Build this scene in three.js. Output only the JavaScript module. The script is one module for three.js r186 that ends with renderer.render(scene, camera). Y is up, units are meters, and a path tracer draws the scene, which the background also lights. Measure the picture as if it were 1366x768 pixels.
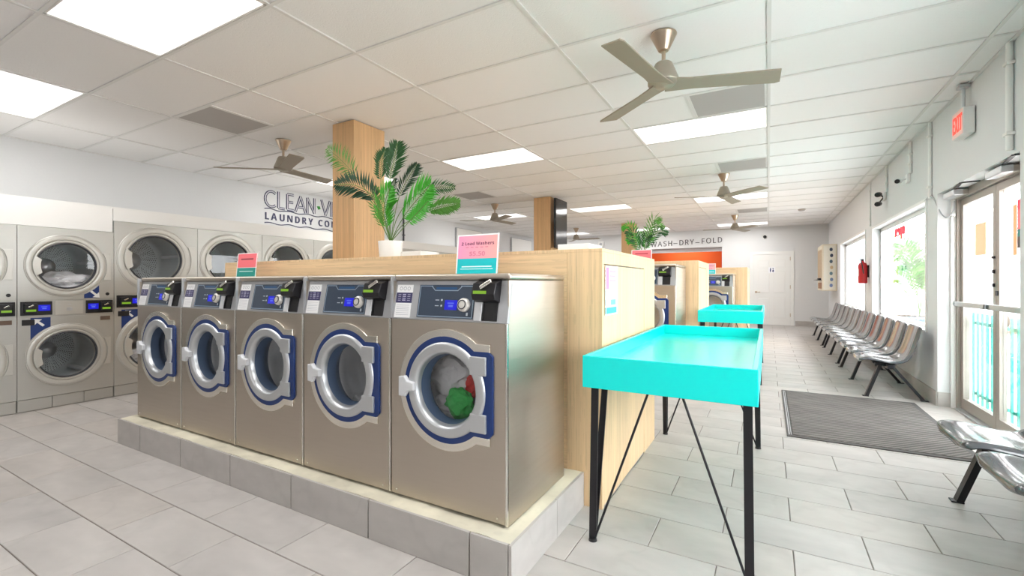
import * as THREE from 'three';
import { RoundedBoxGeometry } from 'three/addons/geometries/RoundedBoxGeometry.js';
import { mergeGeometries } from 'three/addons/utils/BufferGeometryUtils.js';
import { TextGeometry } from 'three/addons/geometries/TextGeometry.js';
import { FontLoader } from 'three/addons/loaders/FontLoader.js';
import { RectAreaLightUniformsLib } from 'three/addons/lights/RectAreaLightUniformsLib.js';

// ---------------------------------------------------------------- camera, sky, exposure
// Room axes: x to the window side, y up, depth Z runs away from the camera (three z = -Z).
const scene = new THREE.Scene();
const EYE = 1.199, YAW = 0.512, FOCAL = 608.6, HORIZON = 377.9;
const camera = new THREE.PerspectiveCamera(2 * Math.atan(384 / FOCAL) * 180 / Math.PI, 1366 / 768, 0.05, 200);
camera.position.set(0, EYE, 0);
camera.rotation.set(0, YAW, 0);
camera.setViewOffset(1366, 768, 0, 384 - HORIZON, 1366, 768);
camera.updateProjectionMatrix();
scene.add(camera);

const renderer = new THREE.WebGLRenderer({ antialias: true });
renderer.toneMapping = THREE.LinearToneMapping;
renderer.toneMappingExposure = 1.0;
renderer.shadowMap.enabled = true;

scene.background = new THREE.Color().setRGB(0.95, 0.98, 1.0);   // bright overcast sky
scene.backgroundIntensity = 12.5;
RectAreaLightUniformsLib.init();
const PANEL_LIGHT = 10.4;            // radiance of the ceiling panels
const PANEL_TINT = [1.0, 0.985, 0.965];

// ---------------------------------------------------------------- helpers
const CEIL = 2.836, WALL_R = 1.442, WALL_L = -7.4, BACK = 15.155, FRONT = -3.48;
let seed = 20240611;
const rnd = () => { seed = (seed * 1664525 + 1013904223) >>> 0; return seed / 4294967296; };
const rr = (a, b) => a + (b - a) * rnd();
const hash = (x, y, s) => { let h = (x * 374761393 + y * 668265263 + s * 2147483647) | 0; h = Math.imul(h ^ (h >>> 13), 1274126177); return ((h ^ (h >>> 16)) >>> 0) / 4294967296; };
function vnoise(x, y, px, py, s) {
  const xi = Math.floor(x), yi = Math.floor(y), fx = x - xi, fy = y - yi;
  const a = fx * fx * (3 - 2 * fx), b = fy * fy * (3 - 2 * fy), m = (n, p) => ((n % p) + p) % p;
  const h = (i, j) => hash(m(i, px), m(j, py), s);
  return (h(xi, yi) * (1 - a) + h(xi + 1, yi) * a) * (1 - b) + (h(xi, yi + 1) * (1 - a) + h(xi + 1, yi + 1) * a) * b;
}
function fbm(u, v, px, py, oct, s) {
  let t = 0, a = 0.5, n = 0;
  for (let o = 0; o < oct; o++) { t += a * vnoise(u * px, v * py, px, py, s + o * 17); n += a; a *= 0.5; px *= 2; py *= 2; }
  return t / n;
}
function dataTex(w, h, fn, srgb, rx = 1, ry = 1) {
  const d = new Uint8Array(w * h * 4);
  for (let j = 0; j < h; j++) for (let i = 0; i < w; i++) {
    const c = fn(i / w, j / h), k = (j * w + i) * 4;
    for (let q = 0; q < 3; q++) d[k + q] = Math.max(0, Math.min(255, Math.round(Array.isArray(c) ? c[q] : c)));
    d[k + 3] = 255;
  }
  const t = new THREE.DataTexture(d, w, h);
  t.wrapS = t.wrapT = THREE.RepeatWrapping; t.magFilter = THREE.LinearFilter; t.minFilter = THREE.LinearFilter;
  if (srgb) t.colorSpace = THREE.SRGBColorSpace;
  t.repeat.set(rx, ry); t.needsUpdate = true;
  return t;
}
function canvasTex(w, h, draw) {
  const c = document.createElement('canvas'); c.width = w; c.height = h;
  draw(c.getContext('2d'), w, h);
  const t = new THREE.CanvasTexture(c); t.colorSpace = THREE.SRGBColorSpace; return t;
}
const std = (o) => new THREE.MeshStandardMaterial(o);
const phys = (o) => new THREE.MeshPhysicalMaterial(o);
const rgb = (r, g, b) => new THREE.Color().setRGB(r / 255, g / 255, b / 255, THREE.SRGBColorSpace);

const taken = new Map();
function numbered(name) { const n = taken.get(name) || 0; taken.set(name, n + 1); return n ? `${name}_${String(n).padStart(3, '0')}` : name; }
function shade(o) { o.traverse((c) => { if (c.isMesh) { c.castShadow = true; c.receiveShadow = true; } }); }
function thing(name, label, category, pos = [0, 0, 0], turn = 0, group) {
  const o = new THREE.Group(); o.name = numbered(name); scene.add(o);
  o.position.set(...pos); o.rotation.y = turn; o.userData = { label, category };
  if (group) o.userData.group = group;
  return o;
}
function part(name, geo, mat, parent) {
  const g = Array.isArray(geo) ? merge(geo) : geo;
  const m = new THREE.Mesh(g, mat); m.name = name; m.castShadow = m.receiveShadow = true; parent.add(m); return m;
}
function single(name, geo, mat, label, category, group) {
  const m = part(numbered(name), geo, mat, scene); m.userData = { label, category }; if (group) m.userData.group = group; return m;
}
function struct(name, geo, mat) { const m = part(name, geo, mat, scene); m.userData = { kind: 'structure' }; return m; }
function structGroup(name) { const g = new THREE.Group(); g.name = name; g.userData = { kind: 'structure' }; scene.add(g); return g; }
function copy(o, label, pos, turn, group) {
  const c = o.clone(); c.name = numbered(o.name.replace(/_\d{3}$/, '')); scene.add(c); c.userData = { ...o.userData, label };
  if (group) c.userData.group = group;
  c.position.set(...pos); if (turn !== undefined) c.rotation.y = turn; return c;
}
// uv in metres, by the way a face points
function boxUV(g, ou = 0, ov = 0, swap = false) {
  const p = g.attributes.position, n = g.attributes.normal, uv = new Float32Array(p.count * 2);
  for (let i = 0; i < p.count; i++) {
    const ax = Math.abs(n.getX(i)), ay = Math.abs(n.getY(i)), az = Math.abs(n.getZ(i));
    let u, v;
    if (ay >= ax && ay >= az) { u = p.getX(i); v = p.getZ(i); } else if (ax >= az) { u = p.getZ(i); v = p.getY(i); } else { u = p.getX(i); v = p.getY(i); }
    uv[2 * i] = (swap ? v : u) + ou; uv[2 * i + 1] = (swap ? u : v) + ov;
  }
  g.setAttribute('uv', new THREE.BufferAttribute(uv, 2)); return g;
}
function merge(list) {
  const flat = list.map((g) => { const q = g.index ? g.toNonIndexed() : g; for (const k of Object.keys(q.attributes)) if (!['position', 'normal', 'uv'].includes(k)) q.deleteAttribute(k); if (!q.attributes.uv) boxUV(q); q.morphAttributes = {}; return q; });
  return flat.length === 1 ? flat[0] : mergeGeometries(flat, false);
}
function bx(x0, x1, y0, y1, z0, z1, r = 0, swap = false) {
  const w = x1 - x0, h = y1 - y0, d = z1 - z0;
  const g = r > 0 ? new RoundedBoxGeometry(w, h, d, 2, Math.min(r, w / 2 - 1e-4, h / 2 - 1e-4, d / 2 - 1e-4)) : new THREE.BoxGeometry(w, h, d);
  g.translate((x0 + x1) / 2, (y0 + y1) / 2, (z0 + z1) / 2);
  return boxUV(g, 0, 0, swap);
}
const rb = (X0, X1, Y0, Y1, Z0, Z1, r = 0, swap = false) => bx(X0, X1, Y0, Y1, -Z1, -Z0, r, swap);   // with room depth Z
function cyl(a, b, r0, r1 = r0, seg = 12, open = false) {
  const A = new THREE.Vector3(...a), B = new THREE.Vector3(...b), d = B.clone().sub(A);
  const g = new THREE.CylinderGeometry(r1, r0, d.length(), seg, 1, open);
  g.applyQuaternion(new THREE.Quaternion().setFromUnitVectors(new THREE.Vector3(0, 1, 0), d.clone().normalize()));
  g.translate(...A.add(B).multiplyScalar(0.5).toArray()); return g;
}
function bar(a, b, w, d, up = [0, 0, 1]) {       // flat bar from a to b
  const A = new THREE.Vector3(...a), B = new THREE.Vector3(...b), y = B.clone().sub(A), L = y.length(); y.normalize();
  const x = new THREE.Vector3(...up).cross(y).normalize(), z = x.clone().cross(y).normalize();
  const g = new THREE.BoxGeometry(w, L, d); g.applyMatrix4(new THREE.Matrix4().makeBasis(x, y, z)); g.translate(...A.add(B).multiplyScalar(0.5).toArray()); return g;
}
const tube = (pts, r, seg = 24, rad = 6) => new THREE.TubeGeometry(new THREE.CatmullRomCurve3(pts.map((p) => new THREE.Vector3(...p))), seg, r, rad, false);
function lathe(pts, x, y, z = 0, seg = 48) {       // profile (r, z) spun round the z axis
  const g = new THREE.LatheGeometry(pts.map(([r, q]) => new THREE.Vector2(r, q)), seg); g.rotateX(Math.PI / 2); g.translate(x, y, z); return g;
}
function latheY(pts, seg = 32) { return new THREE.LatheGeometry(pts.map(([r, y]) => new THREE.Vector2(r, y)), seg); }
function ext(shape, depth, z = 0, bevel = 0, cs = 24) {
  const g = new THREE.ExtrudeGeometry(shape, { depth, bevelEnabled: bevel > 0, bevelSize: bevel, bevelThickness: bevel, bevelSegments: 2, curveSegments: cs });
  g.translate(0, 0, z); return boxUV(g);
}
const poly = (pts) => new THREE.Shape(pts.map(([x, y]) => new THREE.Vector2(x, y)));
const rect = (x0, x1, y0, y1) => poly([[x0, y0], [x1, y0], [x1, y1], [x0, y1]]);
function hole(shape, x, y, r) { const p = new THREE.Path(); p.absarc(x, y, r, 0, Math.PI * 2, true); shape.holes.push(p); return shape; }
function plane(w, h) { return new THREE.PlaneGeometry(w, h); }
function card(x0, x1, y0, y1, z, t = 0.002) {      // thin slab whose front face (+z) takes a whole picture
  const g = new THREE.BoxGeometry(x1 - x0, y1 - y0, t); g.translate((x0 + x1) / 2, (y0 + y1) / 2, z + t / 2); return g;
}
const font = await new FontLoader().loadAsync('fonts/droid/droid_sans_bold.typeface.json');
const fontRegular = await new FontLoader().loadAsync('fonts/droid/droid_sans_regular.typeface.json');
const letter = (s, size, depth, f = fontRegular) => new TextGeometry(s, { font: f, size, depth, curveSegments: 6, bevelEnabled: false });
// where a photo pixel lies at a known depth Z
function atZ(u, v, Z) {
  const x = (u - 683) / FOCAL, y = (HORIZON - v) / FOCAL, c = Math.cos(YAW), s = Math.sin(YAW), t = Z / (x * s + c);
  return [(x * c - s) * t, EYE + y * t, -Z];
}

// ---------------------------------------------------------------- materials
const tileTex = dataTex(512, 512, (u, v) => {
  const a = fbm(u, v, 3, 5, 5, 3), b = fbm(u, v, 10, 24, 3, 41), w = Math.abs(fbm(u, v, 4, 3, 4, 77) - 0.5), k = 0.9 + 0.16 * a + 0.05 * (b - 0.5) - 0.025 * Math.max(0, 1 - w * 18);
  return [185 * k, 180 * k, 176 * k];
}, true);
const tileRough = dataTex(256, 256, (u, v) => 92 + 46 * fbm(u, v, 6, 6, 4, 9), false);
const floorMats = [[1, 1, 1], [0.95, 0.945, 0.94], [0.97, 0.97, 0.975], [0.985, 0.97, 0.955]].map((c) => std({ map: tileTex, color: new THREE.Color().setRGB(...c), roughness: 1, roughnessMap: tileRough, bumpMap: tileTex, bumpScale: 0.0006 }));
const plinthTileMat = floorMats[0];
const M = {
  grout: std({ color: rgb(128, 119, 112), roughness: 0.95 }),
  wall: std({ color: rgb(224, 225, 226), roughness: 0.85, bumpMap: dataTex(256, 256, (u, v) => 255 * fbm(u, v, 40, 40, 3, 5), false, 1.2, 1.2), bumpScale: 0.0006 }),
  white: std({ color: rgb(236, 235, 232), roughness: 0.5 }),
  whiteGloss: std({ color: rgb(238, 238, 236), roughness: 0.28 }),
  gridBar: std({ color: rgb(226, 225, 223), roughness: 0.5 }),
  orange: std({ color: rgb(226, 104, 42), roughness: 0.8 }),
  black: std({ color: rgb(24, 24, 27), roughness: 0.45 }),
  blackMetal: std({ color: rgb(34, 33, 37), roughness: 0.4, metalness: 0.3 }),
  darkGrey: std({ color: rgb(60, 62, 68), roughness: 0.5 }),
  navy: std({ color: rgb(22, 52, 112), roughness: 0.4 }),
  teal: std({ color: rgb(0, 226, 220), roughness: 0.24 }),
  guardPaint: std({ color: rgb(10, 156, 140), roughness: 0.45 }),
  alu: std({ color: rgb(200, 202, 205), roughness: 0.36, metalness: 0.75 }),
  chrome: std({ color: rgb(225, 222, 216), roughness: 0.14, metalness: 1 }),
  nickel: std({ color: rgb(196, 178, 158), roughness: 0.28, metalness: 1 }),
  bladeGrey: std({ color: rgb(158, 149, 134), roughness: 0.5, metalness: 0.15 }),
  doorAlu: std({ color: rgb(176, 168, 160), roughness: 0.45, metalness: 0.45 }),
  panelGrey: std({ color: rgb(178, 179, 182), roughness: 0.42, metalness: 0.35 }),
  gasket: std({ color: rgb(74, 92, 120), roughness: 0.5 }),
  drum: std({ color: rgb(228, 230, 233), roughness: 0.3, metalness: 0.6, side: THREE.DoubleSide }),
  glass: phys({ color: 0xffffff, roughness: 0.02, transmission: 1, thickness: 0, ior: 1.45 }),
  chairShell: phys({ color: rgb(74, 76, 80), roughness: 0.2, clearcoat: 0.6, clearcoatRoughness: 0.1, side: THREE.DoubleSide }),
  green: std({ color: rgb(70, 150, 72), roughness: 0.9 }),
  red: std({ color: rgb(196, 34, 40), roughness: 0.35 }),
  concrete: null, plantDark: null,
};
const brush = dataTex(256, 256, (u, v) => 105 + 70 * fbm(u, v, 4, 90, 3, 61) + 30 * fbm(u, v, 5, 5, 4, 8), false);
M.steel = std({ color: new THREE.Color().setRGB(0.52, 0.46, 0.395), roughness: 0.6, roughnessMap: brush, metalness: 1 });
M.trim = std({ color: new THREE.Color().setRGB(0.80, 0.76, 0.69), roughness: 0.2, metalness: 1 });
M.dryer = std({ color: rgb(186, 185, 180), roughness: 0.62, roughnessMap: brush, metalness: 0.55 });
M.dryerRing = std({ color: rgb(196, 194, 188), roughness: 0.4, metalness: 0.5 });
const perf = dataTex(256, 256, (u, v) => { const x = u * 16, y = v * 16 + (Math.floor(x) % 2) * 0.5, r = Math.hypot(x % 1 - 0.5, y % 1 - 0.5); return r < 0.24 ? [96, 100, 104] : [214, 220, 222]; }, true, 4, 1);
M.drumBack = std({ map: perf, roughness: 0.45, metalness: 0.1 });
M.dryerDrum = std({ color: rgb(206, 212, 215), roughness: 0.4, metalness: 0.15, side: THREE.DoubleSide });
M.concrete = std({ map: dataTex(512, 512, (u, v) => { const a = fbm(u, v, 5, 5, 5, 12), b = fbm(u, v, 22, 22, 3, 31); const k = 0.86 + 0.26 * a - 0.16 * Math.max(0, b - 0.62); return [216 * k, 210 * k, 190 * k]; }, true), roughness: 0.9, bumpMap: dataTex(256, 256, (u, v) => 255 * fbm(u, v, 12, 12, 4, 14), false), bumpScale: 0.006 });
const woodFn = (base, s) => (u, v) => {
  const warp = 0.02 * (fbm(u, v, 2, 2, 3, s) - 0.5), g = fbm(u + warp, v, 90, 2, 3, s + 5), h = fbm(u + warp, v, 24, 1, 3, s + 9), f = fbm(u, v, 160, 10, 2, s + 13);
  const k = 0.88 + 0.12 * g + 0.09 * h - (f > 0.68 ? 0.05 : 0); return [base[0] * k, base[1] * (k - 0.005), base[2] * (k - 0.02)];
};
M.wood = std({ map: dataTex(512, 512, woodFn([226, 196, 156], 101), true, 1.4, 0.8), roughness: 0.5 });
M.woodAlong = std({ map: M.wood.map, roughness: 0.5 });
M.woodColumn = std({ map: dataTex(512, 512, woodFn([212, 173, 128], 211), true, 1.4, 0.6), roughness: 0.55 });
M.carpet = std({ map: dataTex(512, 512, (u, v) => { const rib = 0.5 + 0.5 * Math.sin((u + v) * Math.PI * 2 * 13), n = hash(Math.floor(u * 512), Math.floor(v * 512), 7), c = fbm(u, v, 4, 4, 4, 19); const k = 0.62 + 0.34 * rib * (0.6 + 0.4 * n) + 0.24 * (n - 0.5) + 0.2 * (c - 0.5); return [130 * k, 125 * k, 121 * k]; }, true, 1.6, 1.6), roughness: 1, bumpMap: dataTex(256, 256, (u, v) => 255 * (0.5 + 0.5 * Math.sin((u + v) * Math.PI * 2 * 13)), false, 1.6, 1.6), bumpScale: 0.003 });
M.ceilTile = std({ color: rgb(243, 242, 242), roughness: 0.95, bumpMap: dataTex(256, 256, (u, v) => { const n = fbm(u, v, 64, 64, 2, 23); return n < 0.33 ? 120 : 225; }, false, 2.4, 2.4), bumpScale: 0.0015 });
M.ceilTileB = M.ceilTile.clone(); M.ceilTileB.color = rgb(239, 238, 237);
M.ventGrey = std({ color: rgb(180, 177, 175), roughness: 0.85 });
// ---------------------------------------------------------------- floor: running-bond tiles, rows along x
const TW = 0.577, TD = 0.2885, JX = 0.096, JZ = 2.985;
{
  const floor = structGroup('floor');
  part('screed', rb(WALL_L - 0.2, 1.66, -0.12, -0.004, FRONT - 0.2, BACK + 0.2), M.grout, floor);
  // four tile shapes: top with a small chamfer, uv shifted so that no two neighbours look alike
  const geos = [];
  for (let k = 0; k < 6; k++) {
    const a = TW / 2 - 0.0022, b = TD / 2 - 0.0022, c = 0.0018, P = [], U = [];
    const q = (A, B, C, D) => { for (const v of [A, B, C, A, C, D]) { P.push(...v); U.push(v[0] * 0.9 + k * 0.37, v[2] * 0.9 + k * 0.23); } };
    const t = (sx, sz) => [sx * (a - c), 0, sz * (b - c)], s = (sx, sz) => [sx * a, -c, sz * b], d = (sx, sz) => [sx * a, -0.008, sz * b];
    q(t(-1, 1), t(1, 1), t(1, -1), t(-1, -1));
    for (const [A, B] of [[[-1, 1], [1, 1]], [[1, 1], [1, -1]], [[1, -1], [-1, -1]], [[-1, -1], [-1, 1]]]) { q(s(...A), s(...B), t(...B), t(...A)); q(d(...A), d(...B), s(...B), s(...A)); }
    const g = new THREE.BufferGeometry(); g.setAttribute('position', new THREE.Float32BufferAttribute(P, 3)); g.setAttribute('uv', new THREE.Float32BufferAttribute(U, 2)); g.computeVertexNormals(); geos.push(g);
  }
  const list = [], c = Math.cos(YAW), s = Math.sin(YAW);
  for (let r = -23; r <= 43; r++) {
    const Z = JZ - TD / 2 + r * TD; if (Z < FRONT - 0.1 || Z > BACK + 0.1) continue;
    const off = JX + (((r % 2) + 2) % 2 ? TW / 2 : 0) + TW / 2;
    for (let i = -14; i <= 4; i++) {
      const xa = Math.max(off + i * TW - TW / 2, -6.5), xb = Math.min(off + i * TW + TW / 2, 1.655), X = (xa + xb) / 2; if (xb - xa < 0.02) continue;
      const under = (X > -4.0 && X < -1.1 && Z > 1.7 && Z < 3.45);
      const zc = -X * s + Z * c, u = 683 + FOCAL * (X * c + Z * s) / zc, v = HORIZON + FOCAL * EYE / zc;
      const seen = zc > 0.3 && u > -60 && u < 1426 && v < 830 && !under && !(Z > 3.6 && X < -0.8);
      list.push({ X, Z, k: (xb - xa) / TW, area: seen ? 1 / (zc * zc * zc) : 0 });
    }
  }
  list.sort((p, q) => q.area - p.area);
  const rest = [];
  list.forEach((t, n) => {
    const k = Math.floor(rnd() * 6), m = Math.floor(rnd() * 4), flip = rnd() < 0.5 ? Math.PI : 0;
    if (n < 300) { const o = part('tile', geos[k], floorMats[m], floor); o.position.set(t.X, 0, -t.Z); o.rotation.y = flip; o.scale.x = t.k; } else { const g = geos[k].clone(); g.scale(t.k, 1, 1); g.rotateY(flip); g.translate(t.X, 0, -t.Z); rest.push(g); }
  });
  const far = part('far_tiles', rest, floorMats[0], floor); far.userData.kind = 'stuff';
}
// ---------------------------------------------------------------- ceiling: lay-in tiles in a metal grid
const GX = 0.004, TX = 1.281, GZ = 1.003, TZ = 0.6405;
const LIGHT_ROWS = [-6, 0, 6, 13, 20], LIGHT_COLS = [0, 2, 4];
const noLight = (i, j) => i === 4 && j < 0;
const VENTS = [[3, 2, 0], [0, 5, 1], [0, 9, 1], [0, 16, 1], [3, 9, 0]];       // column, row, half
{
  const ceiling = structGroup('ceiling');
  part('deck', rb(WALL_L - 0.2, 1.66, CEIL + 0.12, CEIL + 0.3, FRONT - 0.2, BACK + 0.2), M.wall, ceiling);
  const X0 = (i) => Math.max(GX - TX * (i + 1), WALL_L), X1 = (i) => Math.min(GX - TX * i, WALL_R);
  const Z0 = (j) => Math.max(GZ + TZ * j, FRONT), Z1 = (j) => Math.min(GZ + TZ * (j + 1), BACK);
  for (let i = -2; i <= 5; i++) for (let j = -7; j <= 22; j++) {
    if (LIGHT_COLS.includes(i) && LIGHT_ROWS.includes(j) && !noLight(i, j)) continue;
    let a = X0(i), b = X1(i); const z0 = Z0(j), z1 = Z1(j); if (b - a < 0.03 || z1 - z0 < 0.03) continue;
    const v = VENTS.find((q) => q[0] === i && q[1] === j);
    if (v) { const mid = (a + b) / 2; if (v[2]) b = mid; else a = mid; }
    const e = 0.011, dy = hash(i + 9, j + 9, 3) * 0.003;
    part('ceiling_tile', rb(a + e, b - e, CEIL + 0.003 + dy, CEIL + 0.018, z0 + e, z1 - e), hash(i + 20, j + 20, 5) < 0.5 ? M.ceilTile : M.ceilTileB, ceiling);
  }
  for (let i = -1; i <= 6; i++) { const x = GX - TX * i; if (x > WALL_L && x < WALL_R) part('grid_bar', rb(x - 0.012, x + 0.012, CEIL - 0.004, CEIL + 0.03, FRONT, BACK), M.gridBar, ceiling); }
  for (let j = -7; j <= 22; j++) { const z = GZ + TZ * j; if (z > FRONT + 0.02) part('grid_bar', rb(WALL_L, WALL_R, CEIL - 0.0035, CEIL + 0.028, z - 0.011, z + 0.011), M.gridBar, ceiling); }
  for (const [i, j, h] of VENTS) { const m = (X0(i) + X1(i)) / 2; part('grid_bar', rb(m - 0.012, m + 0.012, CEIL - 0.003, CEIL + 0.02, Z0(j), Z1(j)), M.gridBar, ceiling); }
  part('edge_angle', [rb(WALL_R - 0.022, WALL_R, CEIL - 0.004, CEIL + 0.02, FRONT, BACK), rb(WALL_L, WALL_L + 0.022, CEIL - 0.004, CEIL + 0.02, FRONT, BACK), rb(WALL_L, WALL_R, CEIL - 0.004, CEIL + 0.02, BACK - 0.022, BACK)], M.gridBar, ceiling);
  VENTS.forEach(([i, j, h], n) => {
    const m = (X0(i) + X1(i)) / 2, a = h ? m : X0(i), b = h ? X1(i) : m;
    const v = thing('ceiling_vent', ['square grey perforated ceiling vent beside the fan near the lettered wall', 'square grey ceiling vent bordering a lit panel by the fan over the large turquoise table', 'square grey ceiling vent in front of the second fan of the window-side row', 'square grey ceiling vent in front of the farthest fan of the window-side row', 'square grey ceiling vent before the fan beside the dark screen column'][n], 'vent', [(a + b) / 2, CEIL, -(Z0(j) + Z1(j)) / 2]);
    const w = (b - a) / 2 - 0.013, d = TZ / 2 - 0.013;
    part('perforated_face', bx(-w + 0.02, w - 0.02, 0.001, 0.012, -d + 0.02, d - 0.02), M.ventGrey, v);
    part('frame', [bx(-w, w, 0, 0.014, -d, -d + 0.02), bx(-w, w, 0, 0.014, d - 0.02, d), bx(-w, -w + 0.02, 0, 0.014, -d, d), bx(w - 0.02, w, 0, 0.014, -d, d)], M.gridBar, v);
  });
}
// ---------------------------------------------------------------- walls
const DOOR = [4.25, 5.93, 2.07], WIN = [[6.28, 9.06, 0.69, 2.05], [9.7, 12.7, 0.69, 2.08], [0.5, 3.3, 0.69, 2.05]];
{
  struct('wall_left', rb(WALL_L - 0.2, WALL_L, 0, CEIL + 0.12, FRONT - 0.2, BACK + 0.2), M.wall);
  struct('wall_front', rb(WALL_L, 1.66, 0, CEIL + 0.12, FRONT - 0.2, FRONT), M.wall);
  const a = WALL_R, b = 1.66, top = CEIL + 0.12, seg = [];
  const col = (z0, z1) => seg.push(rb(a, b, 0, top, z0, z1));
  col(FRONT, WIN[2][0]); col(WIN[2][1], DOOR[0]); col(DOOR[1], WIN[0][0]); col(WIN[0][1], WIN[1][0]); col(WIN[1][1], BACK);
  seg.push(rb(a, b, DOOR[2], top, DOOR[0], DOOR[1]));
  for (const [z0, z1, y0, y1] of WIN) { seg.push(rb(a, b, 0, y0, z0, z1)); seg.push(rb(a, b, y1, top, z0, z1)); }
  struct('wall_right', seg, M.wall);
  // back wall with the serving opening
  struct('wall_back', [rb(WALL_L, -3.6, 0, top, BACK, BACK + 0.2), rb(-1.227, 1.66, 0, top, BACK, BACK + 0.2), rb(-3.6, -1.227, 2.31, top, BACK, BACK + 0.2), rb(-3.6, -1.227, 0, 0.9, BACK, BACK + 0.2)], M.wall);
  const al = structGroup('wall_alcove');
  part('orange_wall', rb(-3.9, -1.0, 0, 2.7, BACK + 1.6, BACK + 1.7), M.orange, al);
  part('orange_wall', rb(-3.9, -3.8, 0, 2.7, BACK + 0.2, BACK + 1.6), M.orange, al);
  part('orange_wall', rb(-1.1, -1.0, 0, 2.7, BACK + 0.2, BACK + 1.6), M.orange, al);
  part('alcove_ceiling', rb(-3.9, -1.0, 2.7, 2.8, BACK + 0.2, BACK + 1.7), M.wall, al);
  part('alcove_floor', rb(-3.9, -1.0, -0.1, 0, BACK + 0.2, BACK + 1.7), M.grout, al);
  const al2 = new THREE.RectAreaLight(new THREE.Color().setRGB(...PANEL_TINT), 9, 1.2, 0.6); al2.position.set(-2.4, 2.66, -(BACK + 0.9)); al2.rotation.x = -Math.PI / 2;
  const lamp = thing('alcove_light', 'flat white lamp on the ceiling of the orange alcove', 'light', [-2.4, 2.698, -(BACK + 0.9)]);
  part('housing', bx(-0.62, 0.62, -0.02, 0, -0.32, 0.32), M.white, lamp); part('diffuser', bx(-0.6, 0.6, -0.026, -0.02, -0.3, 0.3), std({ color: 0xffffff, emissive: new THREE.Color().setRGB(...PANEL_TINT), emissiveIntensity: 1.3 }), lamp); scene.add(al2);
  const sh = thing('roller_shutter', 'grey roller shutter rolled up in the head of the orange opening', 'shutter', [-2.4135, 2.2, -(BACK + 0.1)]);
  for (let k = 0; k < 3; k++) part('slat', bx(-1.18, 1.18, 0.005 + k * 0.034, 0.036 + k * 0.034, -0.03, 0.0), M.panelGrey, sh);
  part('bottom_bar', bx(-1.18, 1.18, -0.02, 0.004, -0.035, 0.01), M.alu, sh);
  // baseboards
  const bbm = floorMats[0];
  struct('baseboard_right', [rb(a - 0.012, a, 0, 0.14, DOOR[1], BACK), rb(a - 0.012, a, 0, 0.14, FRONT, DOOR[0]), rb(a, 1.57, 0, 0.14, DOOR[1] - 0.012, DOOR[1])], bbm);
  struct('baseboard_back', [rb(0.66, a - 0.012, 0, 0.14, BACK - 0.012, BACK), rb(-1.2, -0.49, 0, 0.14, BACK - 0.012, BACK)], bbm);
  struct('baseboard_left', rb(WALL_L, WALL_L + 0.012, 0, 0.14, 9.6, BACK), bbm);
}
// ---------------------------------------------------------------- windows
WIN.forEach(([z0, z1, y0, y1], n) => {
  const w = structGroup(`window_${n + 1}`), xg = 1.56;
  part('frame', [rb(xg - 0.03, xg + 0.03, y0, y0 + 0.05, z0, z1), rb(xg - 0.03, xg + 0.03, y1 - 0.05, y1, z0, z1), rb(xg - 0.03, xg + 0.03, y0, y1, z0, z0 + 0.05), rb(xg - 0.03, xg + 0.03, y0, y1, z1 - 0.05, z1)], M.whiteGloss, w);
  part('sill', rb(WALL_R - 0.02, xg - 0.03, y0 - 0.001, y0 + 0.022, z0 + 0.001, z1 - 0.001, 0.005), M.whiteGloss, w);
  part('casing', [rb(WALL_R - 0.014, WALL_R, y1, y1 + 0.035, z0 - 0.03, z1 + 0.03), rb(WALL_R - 0.014, WALL_R, y0, y1, z1, z1 + 0.03), rb(WALL_R - 0.014, WALL_R, y0, y1, z0 - 0.03, z0)], M.whiteGloss, w);
  part('rubber_seal', [rb(xg - 0.034, xg - 0.03, y1 - 0.056, y1 - 0.05, z0 + 0.05, z1 - 0.05), rb(xg - 0.034, xg - 0.03, y0 + 0.05, y1 - 0.05, z1 - 0.056, z1 - 0.05)], M.darkGrey, w);
  part('pane', rb(xg - 0.003, xg + 0.003, y0 + 0.05, y1 - 0.05, z0 + 0.05, z1 - 0.05), M.glass, w);
});
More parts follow.
